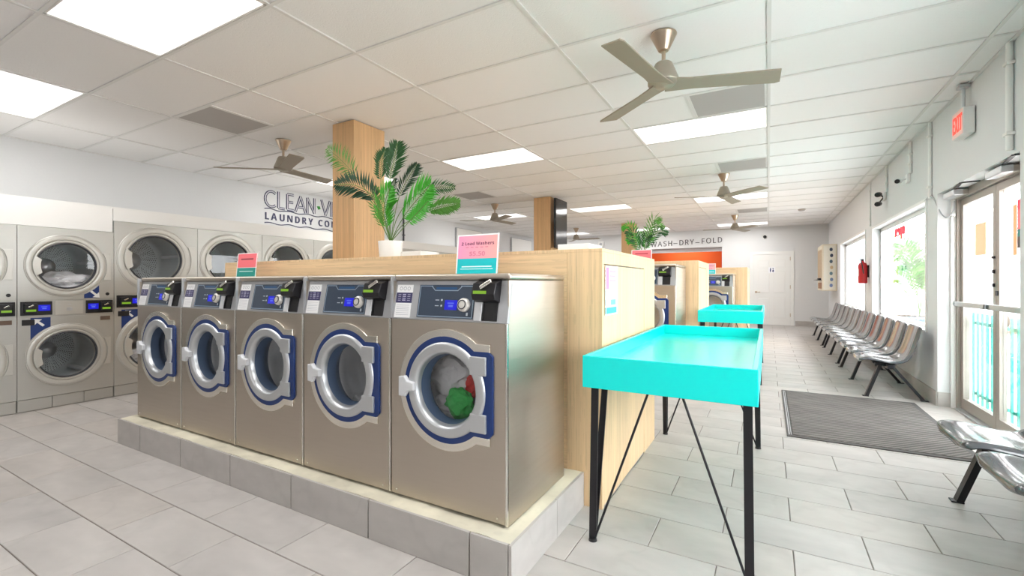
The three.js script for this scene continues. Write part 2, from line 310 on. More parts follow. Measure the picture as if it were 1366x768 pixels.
// ---------------------------------------------------------------- glazed entrance doors
{
  const [z0, z1, top] = DOOR, fr = structGroup('trim_1');
  part('door_frame', [rb(1.57, 1.655, 0, top, z1 - 0.06, z1), rb(1.57, 1.655, 0, top, z0, z0 + 0.06), rb(1.57, 1.655, top - 0.07, top, z0 + 0.06, z1 - 0.06)], M.doorAlu, fr);
  part('threshold', rb(1.545, 1.66, 0, 0.015, z0 + 0.06, z1 - 0.06, 0.004), M.alu, fr);
  part('jamb_lining', rb(1.535, 1.569, 0.0, top, z1 - 0.025, z1 - 0.001), M.whiteGloss, fr);
  const mid = 5.1;
  [[mid + 0.003, z1 - 0.063], [z0 + 0.063, mid - 0.003]].forEach(([a, b], n) => {
    const d = structGroup(`door_${n + 1}`), x0 = 1.595, x1 = 1.64, yt = top - 0.075, st = 0.055;
    part('stile', rb(x0, x1, 0.02, yt, a, a + st), M.doorAlu, d); part('stile', rb(x0, x1, 0.02, yt, b - st, b), M.doorAlu, d);
    part('top_rail', rb(x0, x1, yt - 0.06, yt, a + st, b - st), M.doorAlu, d); part('bottom_rail', rb(x0, x1, 0.02, 0.12, a + st, b - st), M.doorAlu, d);
    part('pane', rb(1.614, 1.62, 0.12, yt - 0.06, a + st, b - st), M.glass, d);
    part('push_bar', [rb(x0 - 0.06, x0 - 0.035, 0.985, 1.03, a + 0.02, b - 0.02, 0.006), rb(x0 - 0.06, x0, 0.99, 1.025, a + 0.02, a + 0.05), rb(x0 - 0.06, x0, 0.99, 1.025, b - 0.05, b - 0.02)], M.alu, d);
    part('lock', n ? rb(x0 - 0.012, x0, 1.1, 1.14, b - 0.04, b - 0.015) : [rb(x0 - 0.012, x0, 1.28, 1.31, a + 0.015, a + 0.04), rb(x0 - 0.014, x0, 1.4, 1.42, a + 0.01, a + 0.045), rb(x0 - 0.012, x0, 1.17, 1.2, a + 0.015, a + 0.04)], M.blackMetal, d);
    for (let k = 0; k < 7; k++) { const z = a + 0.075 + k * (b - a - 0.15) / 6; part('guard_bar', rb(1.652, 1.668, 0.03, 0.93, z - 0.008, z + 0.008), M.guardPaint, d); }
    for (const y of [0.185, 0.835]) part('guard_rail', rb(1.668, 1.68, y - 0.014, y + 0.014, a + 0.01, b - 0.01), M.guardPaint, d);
  });
  // closers on the head of the opening
  [[5.72, 5.3], [4.75, 4.4]].forEach(([za, zb], n) => {
    const c = thing('door_closer', ['silver door closer on the head frame at the hinge end by the conduit', 'silver door closer on the head frame of the second door leaf'][n], 'door closer', [1.5, 2.0, -za]);
    part('body', bx(-0.035, 0.035, 0.0, 0.055, -0.14, 0.14, 0.008), M.alu, c);
    part('arm', [bar([-0.01, 0.056, 0.05], [-0.06, 0.062, 0.42], 0.022, 0.008, [0, 1, 0]), bar([-0.06, 0.062, 0.42], [0.06, 0.066, 0.62 - 0.2], 0.02, 0.008, [0, 1, 0])], M.blackMetal, c);
    part('mounting_plate', bx(0.035, 0.07, 0.005, 0.05, -0.13, 0.13), M.doorAlu, c);
  });
}
// ---------------------------------------------------------------- restroom door in the back wall
{
  const d = structGroup('door_3'), z = BACK, x0 = -0.384, x1 = 0.537;
  part('casing', [rb(x0 - 0.09, x0 - 0.005, 0, 2.12, z - 0.022, z), rb(x1 + 0.005, x1 + 0.09, 0, 2.12, z - 0.022, z), rb(x0 - 0.005, x1 + 0.005, 2.035, 2.12, z - 0.022, z)], M.whiteGloss, d);
  part('leaf', rb(x0, x1, 0.01, 2.03, z - 0.012, z - 0.001), M.whiteGloss, d);
  for (const [a, b, y0, y1] of [[0.11, 0.42, 1.64, 1.88], [0.5, 0.81, 1.64, 1.88], [0.11, 0.42, 0.92, 1.54], [0.5, 0.81, 0.92, 1.54], [0.11, 0.42, 0.2, 0.8], [0.5, 0.81, 0.2, 0.8]]) {
    part('raised_panel', rb(x0 + a + 0.03, x0 + b - 0.03, y0 + 0.03, y1 - 0.03, z - 0.02, z - 0.012, 0.004), M.whiteGloss, d);
    part('panel_moulding', [rb(x0 + a, x0 + b, y0, y0 + 0.012, z - 0.018, z - 0.012), rb(x0 + a, x0 + b, y1 - 0.012, y1, z - 0.018, z - 0.012), rb(x0 + a, x0 + a + 0.012, y0, y1, z - 0.018, z - 0.012), rb(x0 + b - 0.012, x0 + b, y0, y1, z - 0.018, z - 0.012)], M.white, d);
  }
  part('door_handle', [cyl([x0 + 0.07, 0.95, -(z - 0.012)], [x0 + 0.07, 0.95, -(z - 0.03)], 0.032, 0.03, 16), cyl([x0 + 0.07, 0.95, -(z - 0.03)], [x0 + 0.07, 0.95, -(z - 0.075)], 0.013), bx(x0 + 0.06, x0 + 0.18, 0.938, 0.962, -(z - 0.066), -(z - 0.085), 0.008)].map((g) => g), M.nickel, d);
  for (const y of [0.25, 1.05, 1.85]) part('hinge', rb(x1 - 0.004, x1 + 0.012, y, y + 0.1, z - 0.03, z - 0.012), M.nickel, d);
  const s = canvasTex(128, 128, (c, w, h) => {
    c.fillStyle = '#f4f6fa'; c.fillRect(0, 0, w, h); c.fillStyle = '#22376f';
    for (const x of [40, 88]) { c.beginPath(); c.arc(x, 30, 12, 0, 7); c.fill(); }
    c.fillRect(28, 46, 24, 34); c.fillRect(30, 80, 8, 30); c.fillRect(42, 80, 8, 30); c.beginPath(); c.moveTo(88, 44); c.lineTo(108, 92); c.lineTo(68, 92); c.fill(); c.fillRect(78, 90, 8, 22); c.fillRect(90, 90, 8, 22);
  });
  const g = card(-0.085, 0.085, -0.085, 0.085, 0.0, 0.003); g.translate(0.085, 1.585, -(z - 0.021)); single('restroom_sign', g, std({ map: s, roughness: 0.4 }), 'small white restroom sign with blue figures on the white panelled door', 'sign');
}
// ---------------------------------------------------------------- ceiling light panels
const glow = std({ color: 0xffffff, emissive: new THREE.Color().setRGB(...PANEL_TINT), emissiveIntensity: 1.35, roughness: 0.6 });
{
  const say = {
    '0,6': 'lit flat ceiling panel beyond the fan over the large turquoise table', '2,6': 'lit flat ceiling panel beyond the palm in the white pot', '4,6': 'lit flat ceiling panel half hidden by the wooden column with the palm',
    '2,0': 'large lit flat ceiling panel above the row of five washers', '4,0': 'lit flat ceiling panel nearest the double-stacked dryers',
    '0,13': 'lit flat ceiling panel behind the second fan of the window-side row', '2,13': 'lit flat ceiling panel beside the dark screen on the column', '4,13': 'lit flat ceiling panel behind the fan short of the screen column',
    '0,20': 'lit flat ceiling panel behind the farthest fan of the window-side row', '2,20': 'lit flat ceiling panel before the wash dry fold lettering', '4,20': 'lit flat ceiling panel behind the farthest fan of the dryer-side row',
  };
  for (const i of LIGHT_COLS) for (const j of LIGHT_ROWS) {
    if (noLight(i, j)) continue;
    const x = GX - TX * (i + 0.5), Z = GZ + TZ * (j + 0.5), a = TX / 2 - 0.013, b = TZ / 2 - 0.013;
    const l = thing('ceiling_light', say[`${i},${j}`] || ["lit flat ceiling panel over the open floor beside the window of the near seats", 'lit flat ceiling panel over the open floor before the five washers', '', 'lit flat ceiling panel between the fan over the large table and the near seats'][(i / 2 + (j < 0 ? 0 : 3))], 'light', [x, CEIL, -Z]);
    part('diffuser', bx(-a + 0.012, a - 0.012, 0.002, 0.01, -b + 0.012, b - 0.012), glow, l);
    part('frame', [bx(-a, a, -0.002, 0.03, -b, -b + 0.012), bx(-a, a, -0.002, 0.03, b - 0.012, b), bx(-a, -a + 0.012, -0.002, 0.03, -b, b), bx(a - 0.012, a, -0.002, 0.03, -b, b)], M.white, l);
    part('back_plate', bx(-a, a, 0.03, 0.04, -b, b), M.white, l);
    const r = new THREE.RectAreaLight(new THREE.Color().setRGB(...PANEL_TINT), PANEL_LIGHT, 2 * a - 0.03, 2 * b - 0.03); r.position.set(0, -0.004, 0); r.rotation.x = -Math.PI / 2; l.add(r);
  }
}
// ---------------------------------------------------------------- washers
const WW = 0.653, WH = 1.057, PLINTH = 0.185;
const labelTex = canvasTex(128, 224, (c, w, h) => {
  c.fillStyle = '#f3f3f4'; c.fillRect(0, 0, w, h); c.fillStyle = '#33305f'; c.fillRect(0, 54, w, 70);
  c.strokeStyle = '#9b9ca6'; c.lineWidth = 3; for (const x of [32, 64, 96]) { c.beginPath(); c.arc(x, 26, 11, 0, 7); c.stroke(); }
  c.fillStyle = '#d6d4ea'; for (let k = 0; k < 4; k++) { c.fillRect(14, 66 + k * 13, 24, 3); c.fillRect(50, 64 + k * 13, 28, 5); c.fillRect(90, 66 + k * 13, 24, 3); }
  c.fillStyle = '#b8b9c2'; for (let k = 0; k < 6; k++) c.fillRect(12, 138 + k * 13, 104, 3);
});
const dispTex = canvasTex(256, 128, (c, w, h) => {
  c.fillStyle = '#3a4657'; c.fillRect(0, 0, w, h); c.strokeStyle = '#9fb1c4'; c.lineWidth = 3; c.strokeRect(5, 5, w - 10, h - 10);
  c.fillStyle = '#3a4657'; c.fillRect(64, 0, 128, 10); c.beginPath(); c.moveTo(58, 5); c.lineTo(76, 22); c.lineTo(180, 22); c.lineTo(198, 5); c.stroke();
  c.fillStyle = '#2b527f'; c.fillRect(80, 9, 96, 9); c.fillStyle = '#c8d2dd'; c.fillRect(82, 58, 18, 3); c.fillRect(82, 80, 18, 3); for (const y of [59, 81]) { c.beginPath(); c.arc(112, y, 4, 0, 7); c.fill(); }
  c.fillRect(226, 104, 8, 12);
});
const lcdTex = canvasTex(64, 48, (c, w, h) => { c.fillStyle = '#1a1ff0'; c.fillRect(0, 0, w, h); c.fillStyle = '#6f86ff'; c.fillRect(14, 12, 34, 6); c.fillRect(20, 24, 24, 10); });
const MW = {
  label: std({ map: labelTex, roughness: 0.5 }), disp: std({ map: dispTex, roughness: 0.25 }),
  lcd: std({ color: 0x05051c, map: lcdTex, emissive: 0xffffff, emissiveMap: lcdTex, emissiveIntensity: 0.75, roughness: 0.3 }),
  green: std({ color: rgb(40, 60, 10), emissive: rgb(150, 205, 50), emissiveIntensity: 0.65, roughness: 0.4 }),
  knob: std({ color: rgb(224, 220, 214), roughness: 0.35, metalness: 0.3 }), handle: std({ color: rgb(214, 215, 218), roughness: 0.35 }),
};
function washer(label) {
  const t = thing('washer', label, 'washer'), cx = 0.337, cy = 0.54, g = 0.003;
  part('cabinet', [bx(g, g + 0.006, 0, 1.027, -0.6, -0.014), bx(WW - g - 0.006, WW - g, 0, 1.027, -0.6, -0.014), bx(g + 0.006, WW - g - 0.006, 0, 1.02, -0.6, -0.594), bx(g + 0.006, WW - g - 0.006, 0, 0.006, -0.594, -0.014)], M.steel, t);
  part('front_panel', ext(hole(rect(g + 0.004, WW - g - 0.012, 0.012, 0.843), cx, cy, 0.232), 0.012, -0.014, 0.002, 40), M.steel, t);
  part('corner_strip', bx(WW - g - 0.01, WW - g, 0.004, 0.846, -0.0135, 0.0, 0.003), M.chrome, t);
  part('plinth_gap', bx(g + 0.01, WW - g - 0.01, 0, 0.011, -0.1, -0.02), M.black, t);
  // navy door surround: disc with a square hinge wing
  const wing = 0.582, hh = 0.182, outline = (d) => { const R = 0.238 + d, h = hh + d, a = Math.asin(h / R), p = []; const N = 44; for (let k = 0; k <= N; k++) { const q = a + (2 * Math.PI - 2 * a) * k / N; p.push([cx + R * Math.cos(q), cy + R * Math.sin(q)]); } return p; };
  const inner = outline(0), sh = poly([[wing - 0.02, cy + hh], ...inner, [wing - 0.02, cy - hh], [wing, cy - hh + 0.02], [wing, cy + hh - 0.02]]);
  part('door_surround', ext(hole(sh, cx, cy, 0.19), 0.008, 0.0, 0.002, 40), M.navy, t);
  const outer = outline(0.03), ring = poly([[wing - 0.015, cy + hh + 0.03], ...outer, [wing - 0.015, cy - hh - 0.03], [wing - 0.015, cy - hh - 0.002], ...inner.slice().reverse(), [wing - 0.015, cy + hh + 0.002]]);
  part('trim_ring', ext(ring, 0.006, 0.0, 0.004, 30), M.trim, t);
  const door = part('door', lathe([[0.157, -0.012], [0.161, 0.006], [0.168, 0.018], [0.176, 0.021], [0.2, 0.022], [0.209, 0.018], [0.213, 0.01], [0.213, 0.004]], cx, cy, 0, 64), M.alu, t);
  part('glass_seat', lathe([[0.148, -0.062], [0.15, -0.05], [0.157, -0.012]], cx, cy, 0, 48), M.gasket, door); part('glass_bowl', lathe([[0.0, -0.085], [0.06, -0.082], [0.11, -0.072], [0.148, -0.058]], cx, cy, 0, 48), M.glass, door);
  part('hinge', bx(0.475, 0.556, cy + 0.082, cy + 0.162, 0.009, 0.022, 0.004), M.alu, door); part('hinge', bx(0.475, 0.556, cy - 0.162, cy - 0.082, 0.009, 0.022, 0.004), M.alu, door);
  const hs = poly([[0.09, cy - 0.044], [0.116, cy - 0.046], [0.132, cy - 0.02], [0.17, cy - 0.013], [0.17, cy + 0.013], [0.132, cy + 0.02], [0.116, cy + 0.04], [0.09, cy + 0.036]]);
  part('handle', ext(hs, 0.014, 0.02, 0.005), MW.handle, door);
  part('gasket', lathe([[0.205, -0.012], [0.2, -0.03], [0.185, -0.06], [0.172, -0.1], [0.186, -0.115], [0.2, -0.12]], cx, cy, 0, 48), M.gasket, t);
  const drum = part('drum', lathe([[0.2, -0.12], [0.245, -0.13], [0.245, -0.2], [0.241, -0.21], [0.245, -0.22], [0.245, -0.28], [0.241, -0.29], [0.245, -0.3], [0.245, -0.38], [0.2, -0.4], [0.12, -0.385], [0.06, -0.4], [0, -0.4]], cx, cy, 0, 48), M.drum, t);
  for (let k = 0; k < 3; k++) { const q = 0.5 + k * 2.094, w = bx(-0.03, 0.03, -0.04, 0.02, -0.37, -0.16, 0.015); w.translate(0, 0.225, 0); w.rotateZ(q); w.translate(cx, cy, 0); part('lifter', w, M.drum, drum); }
  // tilted control panel
  const pan = part('control_panel', bx(g, WW - g, 0, 0.184, -0.02, 0, 0.003), M.panelGrey, t); pan.position.set(0, 0.846, 0); pan.rotation.x = -0.191;
  part('price_label', card(0.02, 0.118, 0.006, 0.164, 0.0, 0.0015), MW.label, pan);
  part('display_panel', card(0.161, 0.476, 0.012, 0.164, 0.0, 0.003), MW.disp, pan);
  part('lcd_screen', card(0.318, 0.386, 0.05, 0.094, 0.0031, 0.001), MW.lcd, pan);
  part('knob', lathe([[0, 0.024], [0.016, 0.024], [0.026, 0.021], [0.03, 0.014], [0.031, 0.003]], 0.426, 0.073, 0, 28), MW.knob, pan);
  part('knob_rim', lathe([[0.017, 0.0235], [0.017, 0.026], [0.021, 0.026], [0.021, 0.0225]], 0.426, 0.073, 0, 24), M.darkGrey, pan);
  const cr = new THREE.Shape([[0, 0.09], [0.038, 0.096], [0.05, 0.115], [0.042, 0.16], [0, 0.182]].map(([x, y]) => new THREE.Vector2(x, y)));
  const cg = new THREE.ExtrudeGeometry(cr, { depth: 0.108, bevelEnabled: true, bevelSize: 0.004, bevelThickness: 0.004, bevelSegments: 2 }); cg.rotateY(-Math.PI / 2); cg.translate(0.6, 0, 0);
  part('card_reader', cg, M.blackMetal, pan);
  part('reader_screen', (() => { const q = card(-0.033, 0.033, -0.007, 0.007, 0, 0.001); q.rotateX(0.1); q.translate(0.532, 0.122, 0.0535); return q; })(), MW.green, pan);
  part('card_slot', (() => { const q = bx(-0.03, 0.03, -0.009, 0.009, 0, 0.01, 0.004); q.rotateZ(0.6); q.rotateX(-0.17); q.translate(0.556, 0.156, 0.046); return q; })(), M.chrome, pan);
  part('coin_recess', [bx(0.524, 0.532, 0.008, 0.088, 0, 0.006), bx(0.59, 0.598, 0.008, 0.088, 0, 0.006), bx(0.532, 0.59, 0.008, 0.088, 0, 0.002)], M.black, pan);
  part('coin_tray', bx(0.485, 0.523, 0.005, 0.088, 0, 0.012, 0.004), M.handle || MW.handle, pan);
  part('top_cap', bx(0.001, WW - 0.001, 1.028, WH, -0.61, -0.022, 0.0125), M.steel, t);
  part('seam_strip', bx(-0.001, 0.006, 0.85, 1.05, -0.05, -0.0), M.alu, t).visible = true;
  for (const x of [0.04, WW - 0.05]) part('screw', cyl([x, 0.03, -0.002], [x, 0.03, 0.003], 0.006, 0.005, 10), M.chrome, t);
  return t;
}
// ---------------------------------------------------------------- stacked dryers
const arrowShape = (s) => poly([[-0.5, 0.5], [0.25, 0.42], [-0.02, 0.2], [0.5, -0.3], [0.3, -0.5], [-0.2, 0.02], [-0.42, -0.25]].map(([x, y]) => [x * s, y * s]));
function dryer(label, P) {
  const { w, h, R, up, lo, strip: [s0, s1] } = P, t = thing('stacked_dryer', label, 'dryer'), g = 0.003, kick = 0.116;
  part('cabinet', [bx(g, g + 0.01, 0, h, -1.3, -0.02), bx(w - g - 0.01, w - g, 0, h, -1.3, -0.02), bx(g, w - g, h - 0.01, h, -1.3, -0.02)], M.dryer, t);
  const n = 3; for (let k = 0; k < n; k++) part('kick_panel', bx(g + k * (w - 2 * g) / n + 0.002, g + (k + 1) * (w - 2 * g) / n - 0.002, 0.005, kick - 0.004, -0.02, -0.006, 0.002), M.dryer, t);
  const pod = (name, y0, y1, [cx, cy], flip) => {
    part(name, ext(hole(rect(g, w - g, y0 + 0.002, y1 - 0.002), cx, cy, R * 0.74), 0.012, -0.012, 0.0015, 48), M.dryer, t);
    const d = part('door', lathe([[R * 0.7, -0.05], [R * 0.72, 0.004], [R * 0.76, 0.009], [R * 0.8, 0.012], [R * 0.81, 0.004], [R * 0.825, 0.004], [R * 0.835, 0.014], [R * 0.95, 0.013], [R * 0.965, 0.004], [R * 0.975, 0.004], [R * 0.985, 0.009], [R, 0.001]], cx, cy, 0, 64), M.dryerRing, t);
    part('inner_bezel', lathe([[R * 0.69, -0.01], [R * 0.7, 0.012], [R * 0.72, 0.016], [R * 0.735, 0.009]], cx, cy, 0, 56), M.darkGrey, d);
    part('pane', lathe([[0, -0.006], [R * 0.705, -0.006]], cx, cy, 0, 48), M.glass, d);
    const hs = new THREE.Shape(); hs.absarc(cx, cy, R * 0.8, Math.PI - 0.36, Math.PI + 0.42, false); hs.absarc(cx, cy, R * 0.64, Math.PI + 0.36, Math.PI - 0.28, true);
    part('grip', ext(hs, 0.012, 0.008, 0.004, 16), M.dryerRing, d);
    part('hinge', ext((() => { const s = poly([[w - 0.03, cy + R * 0.45], [w - 0.03, cy - R * 0.45], [cx + R * 0.9, cy - R * 0.45]]); s.absarc(cx, cy, R * 1.01, -0.45, 0.45, false); return s; })(), 0.006, 0.001, 0.002), M.dryerRing, d);
    const dr = part('drum', lathe([[R * 0.74, -0.04], [R * 0.98, -0.06], [R * 0.98, -0.3], [R * 0.96, -0.31], [R * 0.98, -0.32], [R * 0.98, -0.62], [R * 0.8, -0.66]], cx, cy, 0, 48), M.dryerDrum, t);
    const back = lathe([[R * 0.8, -0.66], [R * 0.3, -0.64], [R * 0.28, -0.6]], cx, cy, 0, 48); part('perforated_back', back, M.drumBack, dr);
    part('hub', lathe([[R * 0.28, -0.6], [R * 0.24, -0.56], [R * 0.12, -0.55], [R * 0.11, -0.53], [0, -0.53]], cx, cy, 0, 32), M.alu, dr);
    for (let k = 0; k < 3; k++) { const b = bx(-0.018, 0.018, -0.05, 0.0, -0.58, -0.1, 0.01); b.translate(0, R * 0.97, 0); b.rotateZ(0.7 + k * 2.094 + flip); b.translate(cx, cy, 0); part('vane', b, M.drum, dr); }
  };
  pod('upper_front', s1, h, up, 0); pod('lower_front', kick, s0, lo, 1.1);
  // decals with arrows pointing at the door they belong to
  const Rr = R * 1.015, dec = (cx, cy, a0, a1, kx, ky, ax, ay, rot) => {
    const s = new THREE.Shape(); s.absarc(cx, cy, Rr, a0, a1, a0 > a1); s.lineTo(cx + Rr * Math.cos(a1), ky); s.lineTo(cx + Rr * Math.cos(a0), ky);
    const d = part('decal', ext(s, 0.0012, 0.001, 0, 20), M.navy, t); d.userData.label = 'navy sticker with a white arrow';
    const a = ext(arrowShape(0.075), 0.0008, 0, 0); a.rotateZ(rot); a.translate(ax, ay, 0.0024); part('arrow', a, M.white, d);
  };
  dec(up[0], up[1], -1.15, -0.66, 0, s1 + 0.01, up[0] + Rr * 0.68, s1 + 0.05, -Math.PI / 2 * 2);
  dec(lo[0], lo[1], Math.PI - 1.15, Math.PI - 0.55, 0, s0 - 0.006, lo[0] - Rr * 0.66, s0 - 0.055, 0);
  // control strip
  const st = part('control_strip', bx(g, w - g, s0, s1, -0.012, -0.001, 0.001), M.dryer, t), k = w / 0.713, m = (s0 + s1) / 2;
  for (const [a, b, rev] of [[0.02, 0.235, 0], [0.485, 0.7, 1]]) {
    const A = a * k, B = b * k, W = B - A, f = (q) => (rev ? B - q * W : A + q * W);
    part('control_box', bx(A, B, s0 + 0.018, s1 - 0.012, -0.001, 0.012, 0.003), M.black, st);
    const x0 = Math.min(f(0.55), f(0.93)), x1 = Math.max(f(0.55), f(0.93)); part('lcd_screen', card(x0, x1, m - 0.022, m + 0.034, 0.0125, 0.001), MW.lcd, st);
    const y0 = Math.min(f(0.08), f(0.5)), y1 = Math.max(f(0.08), f(0.5)); part('card_reader', bx(y0, y1, m - 0.045, m + 0.05, 0.01, 0.04, 0.008), M.blackMetal, st);
    part('reader_screen', card(y0 + 0.012, y1 - 0.012, m - 0.025, m - 0.006, 0.0405, 0.001), MW.green, st); part('card_slot', (() => { const q = bx(-0.02, 0.02, -0.006, 0.006, 0, 0.006, 0.003); q.rotateZ(0.5); q.translate((y0 + y1) / 2, m + 0.025, 0.037); return q; })(), M.chrome, st);
  }
  part('centre_plate', bx(0.255 * k, 0.465 * k, s0 + 0.012, s1 - 0.012, -0.001, 0.004, 0.002), M.dryerRing, st);
  part('plate_badge', [bx(0.345 * k, 0.375 * k, m + 0.03, m + 0.036, 0.004, 0.006), bx(0.34 * k, 0.38 * k, m - 0.03, m + 0.005, 0.004, 0.005)], M.alu, st);
  part('coin_slot', bx(0.03 * k, 0.115 * k, s0 - 0.075, s0 - 0.022, 0.001, 0.008, 0.002), M.black, t);
  part('coin_slot', bx(0.6 * k, 0.68 * k, s0 - 0.06, s0 - 0.02, 0.001, 0.006, 0.002), std({ color: rgb(104, 84, 70), roughness: 0.5 }), t);
  part('round_badge', cyl([w - 0.055, s1 + 0.05, 0], [w - 0.055, s1 + 0.05, 0.004], 0.016, 0.016, 18), M.black, t);
  return t;
}
const SMALL = { w: 0.713, h: 1.738, R: 0.306, up: [0.345, 1.372], lo: [0.352, 0.502], strip: [0.881, 1.04] };
const BIG = { w: 0.81, h: 1.86, R: 0.36, up: [0.375, 1.468], lo: [0.375, 0.52], strip: [0.925, 1.085] };
const DX = -6.027;
{
  const gS = 'short stacked dryers along the wall', gB = 'tall stacked dryers along the wall';
  const a = dryer('short stacked dryer next to the tall dryers, white laundry in its upper drum', SMALL); a.position.set(DX, 0, -1.428); a.rotation.y = Math.PI / 2; a.userData.group = gS;
  copy(a, 'short stacked dryer, second from the tall dryers', [DX, 0, -(1.428 - 0.713)], Math.PI / 2, gS);
  copy(a, 'short stacked dryer, third from the tall dryers', [DX, 0, -(1.428 - 1.426)], Math.PI / 2, gS);
  const ord = ['first', 'second', 'third', 'fourth', 'fifth', 'sixth', 'seventh', 'eighth', 'ninth'];
  let b;
  for (let k = 0; k < 9; k++) {
    const Z = 2.141 + 0.81 * k, lab = `tall steel stacked dryer, ${ord[k]} from the short dryers`;
    if (!k) { b = dryer(lab, BIG); b.position.set(DX, 0, -Z); b.rotation.y = Math.PI / 2; b.userData.group = gB; } else copy(b, lab, [DX, 0, -Z], Math.PI / 2, gB);
  }
  // white filler boards over the dryers
  const f = structGroup('trim_2');
  part('filler_board', rb(DX - 0.05, DX - 0.02, 1.742, 1.99, FRONT, 2.138), M.white, f); part('filler_board', rb(DX - 0.05, DX - 0.02, 1.864, 1.99, 2.142, 9.5), M.white, f);
  part('top_board', rb(WALL_L, DX - 0.02, 1.99, 2.01, FRONT, 9.5), M.white, f); part('end_board', rb(WALL_L, DX - 0.02, 0, 1.99, 9.46, 9.5), M.white, f);
  part('base_board', rb(DX - 0.05, DX - 0.02, 0, 1.738, FRONT, -0.01), M.dryer, f);
}
// ---------------------------------------------------------------- crumpled laundry
function cloth(name, label, mat, pos, s, sd, cat = 'laundry') {
  const g = new THREE.IcosahedronGeometry(1, 6), p = g.attributes.position, v = new THREE.Vector3();
  for (let i = 0; i < p.count; i++) {
    v.fromBufferAttribute(p, i); const n = v.clone().normalize();
    const f = (k, o) => Math.abs(Math.sin(n.x * k + o) * Math.cos(n.y * k * 1.3 + o * 2) + Math.sin(n.z * k * 0.9 - o + n.x * 2 * Math.sin(n.y * 3)));
    const d = 0.78 + 0.17 * f(3.1, sd) + 0.1 * f(6.3, sd * 1.7) + 0.05 * f(12.1, sd * 2.3); p.setXYZ(i, n.x * d * s[0], n.y * d * s[1], n.z * d * s[2]);
  }
  g.computeVertexNormals(); g.translate(...pos); return single(name, g, mat, label, cat);
}
// ---------------------------------------------------------------- islands
function endDoorIsland(name, label, X0, X1, Z0, Z1, H, plinth) {
  const t = thing(name, label, 'counter', [0, 0, 0]);
  part('front_board', rb(X0, X1 - 0.2, 0, H - 0.018, Z0, Z0 + 0.018, 0, true), M.woodAlong, t); part('front_panel', rb(X1 - 0.198, X1 - 0.02, 0, H - 0.018, Z0, Z0 + 0.018), M.wood, t);
  part('back_board', rb(X0, X1 - 0.02, 0, H - 0.018, Z1 - 0.018, Z1, 0, true), M.woodAlong, t);
  part('top_board', rb(X0, X1, H - 0.018, H, Z0, Z1, 0.002), M.wood, t);
  part('end_board', rb(X0, X0 + 0.018, 0, H - 0.018, Z0 + 0.018, Z1 - 0.018), M.wood, t);
  // end wall: frame boards around a hatch door, with open joints over a dark core
  const a = X1 - 0.02, b = X1, zd0 = Z0 + 0.03, zd1 = Z0 + (Z1 - Z0) * 0.735, yd = H - 0.085, e = 0.003;
  part('core', rb(a - 0.02, a - 0.002, 0, H - 0.02, Z0 + 0.02, Z1 - 0.02), M.black, t);
  part('panel', rb(a, b, 0, H - 0.0185, Z0, zd0 - e), M.wood, t); part('panel', rb(a, b, 0, H - 0.0185, zd1 + e, Z1), M.wood, t); part('panel', rb(a, b, yd + e, H - 0.0185, zd0 - e + 0.001, zd1 + e - 0.001), M.wood, t);
  part('hatch_door', rb(a, b - 0.001, 0.01, yd - e, zd0 + e * 0.3, zd1 - e * 0.3), M.wood, t);
  return t;
}
endDoorIsland('wooden_bulkhead', 'light oak counter bulkhead behind the row of five washers', -4.31, -0.767, 2.34, 3.61, 1.386);
endDoorIsland('wooden_bulkhead', 'light oak counter bulkhead of the middle washer island behind the small table', -4.31, -0.767, 6.17, 7.3, 1.49);
endDoorIsland('wooden_bulkhead', 'light oak counter bulkhead of the farthest washer island', -4.31, -0.357, 10.0, 11.2, 1.515);
function plinthFor(label, X0, X1, Z0, Z1, joints) {
  const t = thing('plinth', label, 'plinth'), H = PLINTH, e = 0.0035;
  // rough concrete slab with an uneven lip
  const g = new THREE.BoxGeometry(X1 - X0 - 0.012, H - 0.0, Z1 - Z0 - 0.006, 90, 1, 16); g.translate((X0 + X1) / 2 - 0.006, H / 2, -(Z0 + Z1) / 2 - 0.003);
  const p = g.attributes.position; for (let i = 0; i < p.count; i++) if (p.getY(i) > H - 0.01) p.setY(i, H - 0.006 + 0.01 * (fbm(p.getX(i) * 0.2 + 9, p.getZ(i) * 0.2 + 9, 64, 64, 3, 3) - 0.4));
  g.computeVertexNormals(); part('concrete_slab', boxUV(g), M.concrete, t);
  for (let k = 0; k + 1 < joints.length; k++) part('tile', rb(joints[k] + e, joints[k + 1] - e, 0, H - 0.006 + 0.003 * hash(k, 2, 4), Z0 - 0.009, Z0 + 0.004, 0.0015), plinthTileMat, t);
  part('tile', rb(X1 - 0.013, X1, 0, H - 0.005, Z0 - 0.0075, Z0 + 0.43), plinthTileMat, t); part('tile', rb(X1 - 0.013, X1, 0, H - 0.004, Z0 + 0.433, Z1), plinthTileMat, t);
  return t;
}
plinthFor('low tiled plinth with a rough concrete top under the five washers', -4.272, -0.868, 1.548, 2.337, [-4.272, -3.916, -3.355, -2.784, -2.215, -1.642, -1.066, -0.882]);
plinthFor('low tiled plinth under the washers of the middle island', -4.272, -0.85, 5.3, 6.168, [-4.272, -3.6, -3.0, -2.4, -1.8, -1.2, -0.864]);
plinthFor('low tiled plinth under the washers of the farthest island', -4.272, -0.5, 9.15, 9.998, [-4.272, -3.6, -3.0, -2.4, -1.8, -1.2, -0.514]);
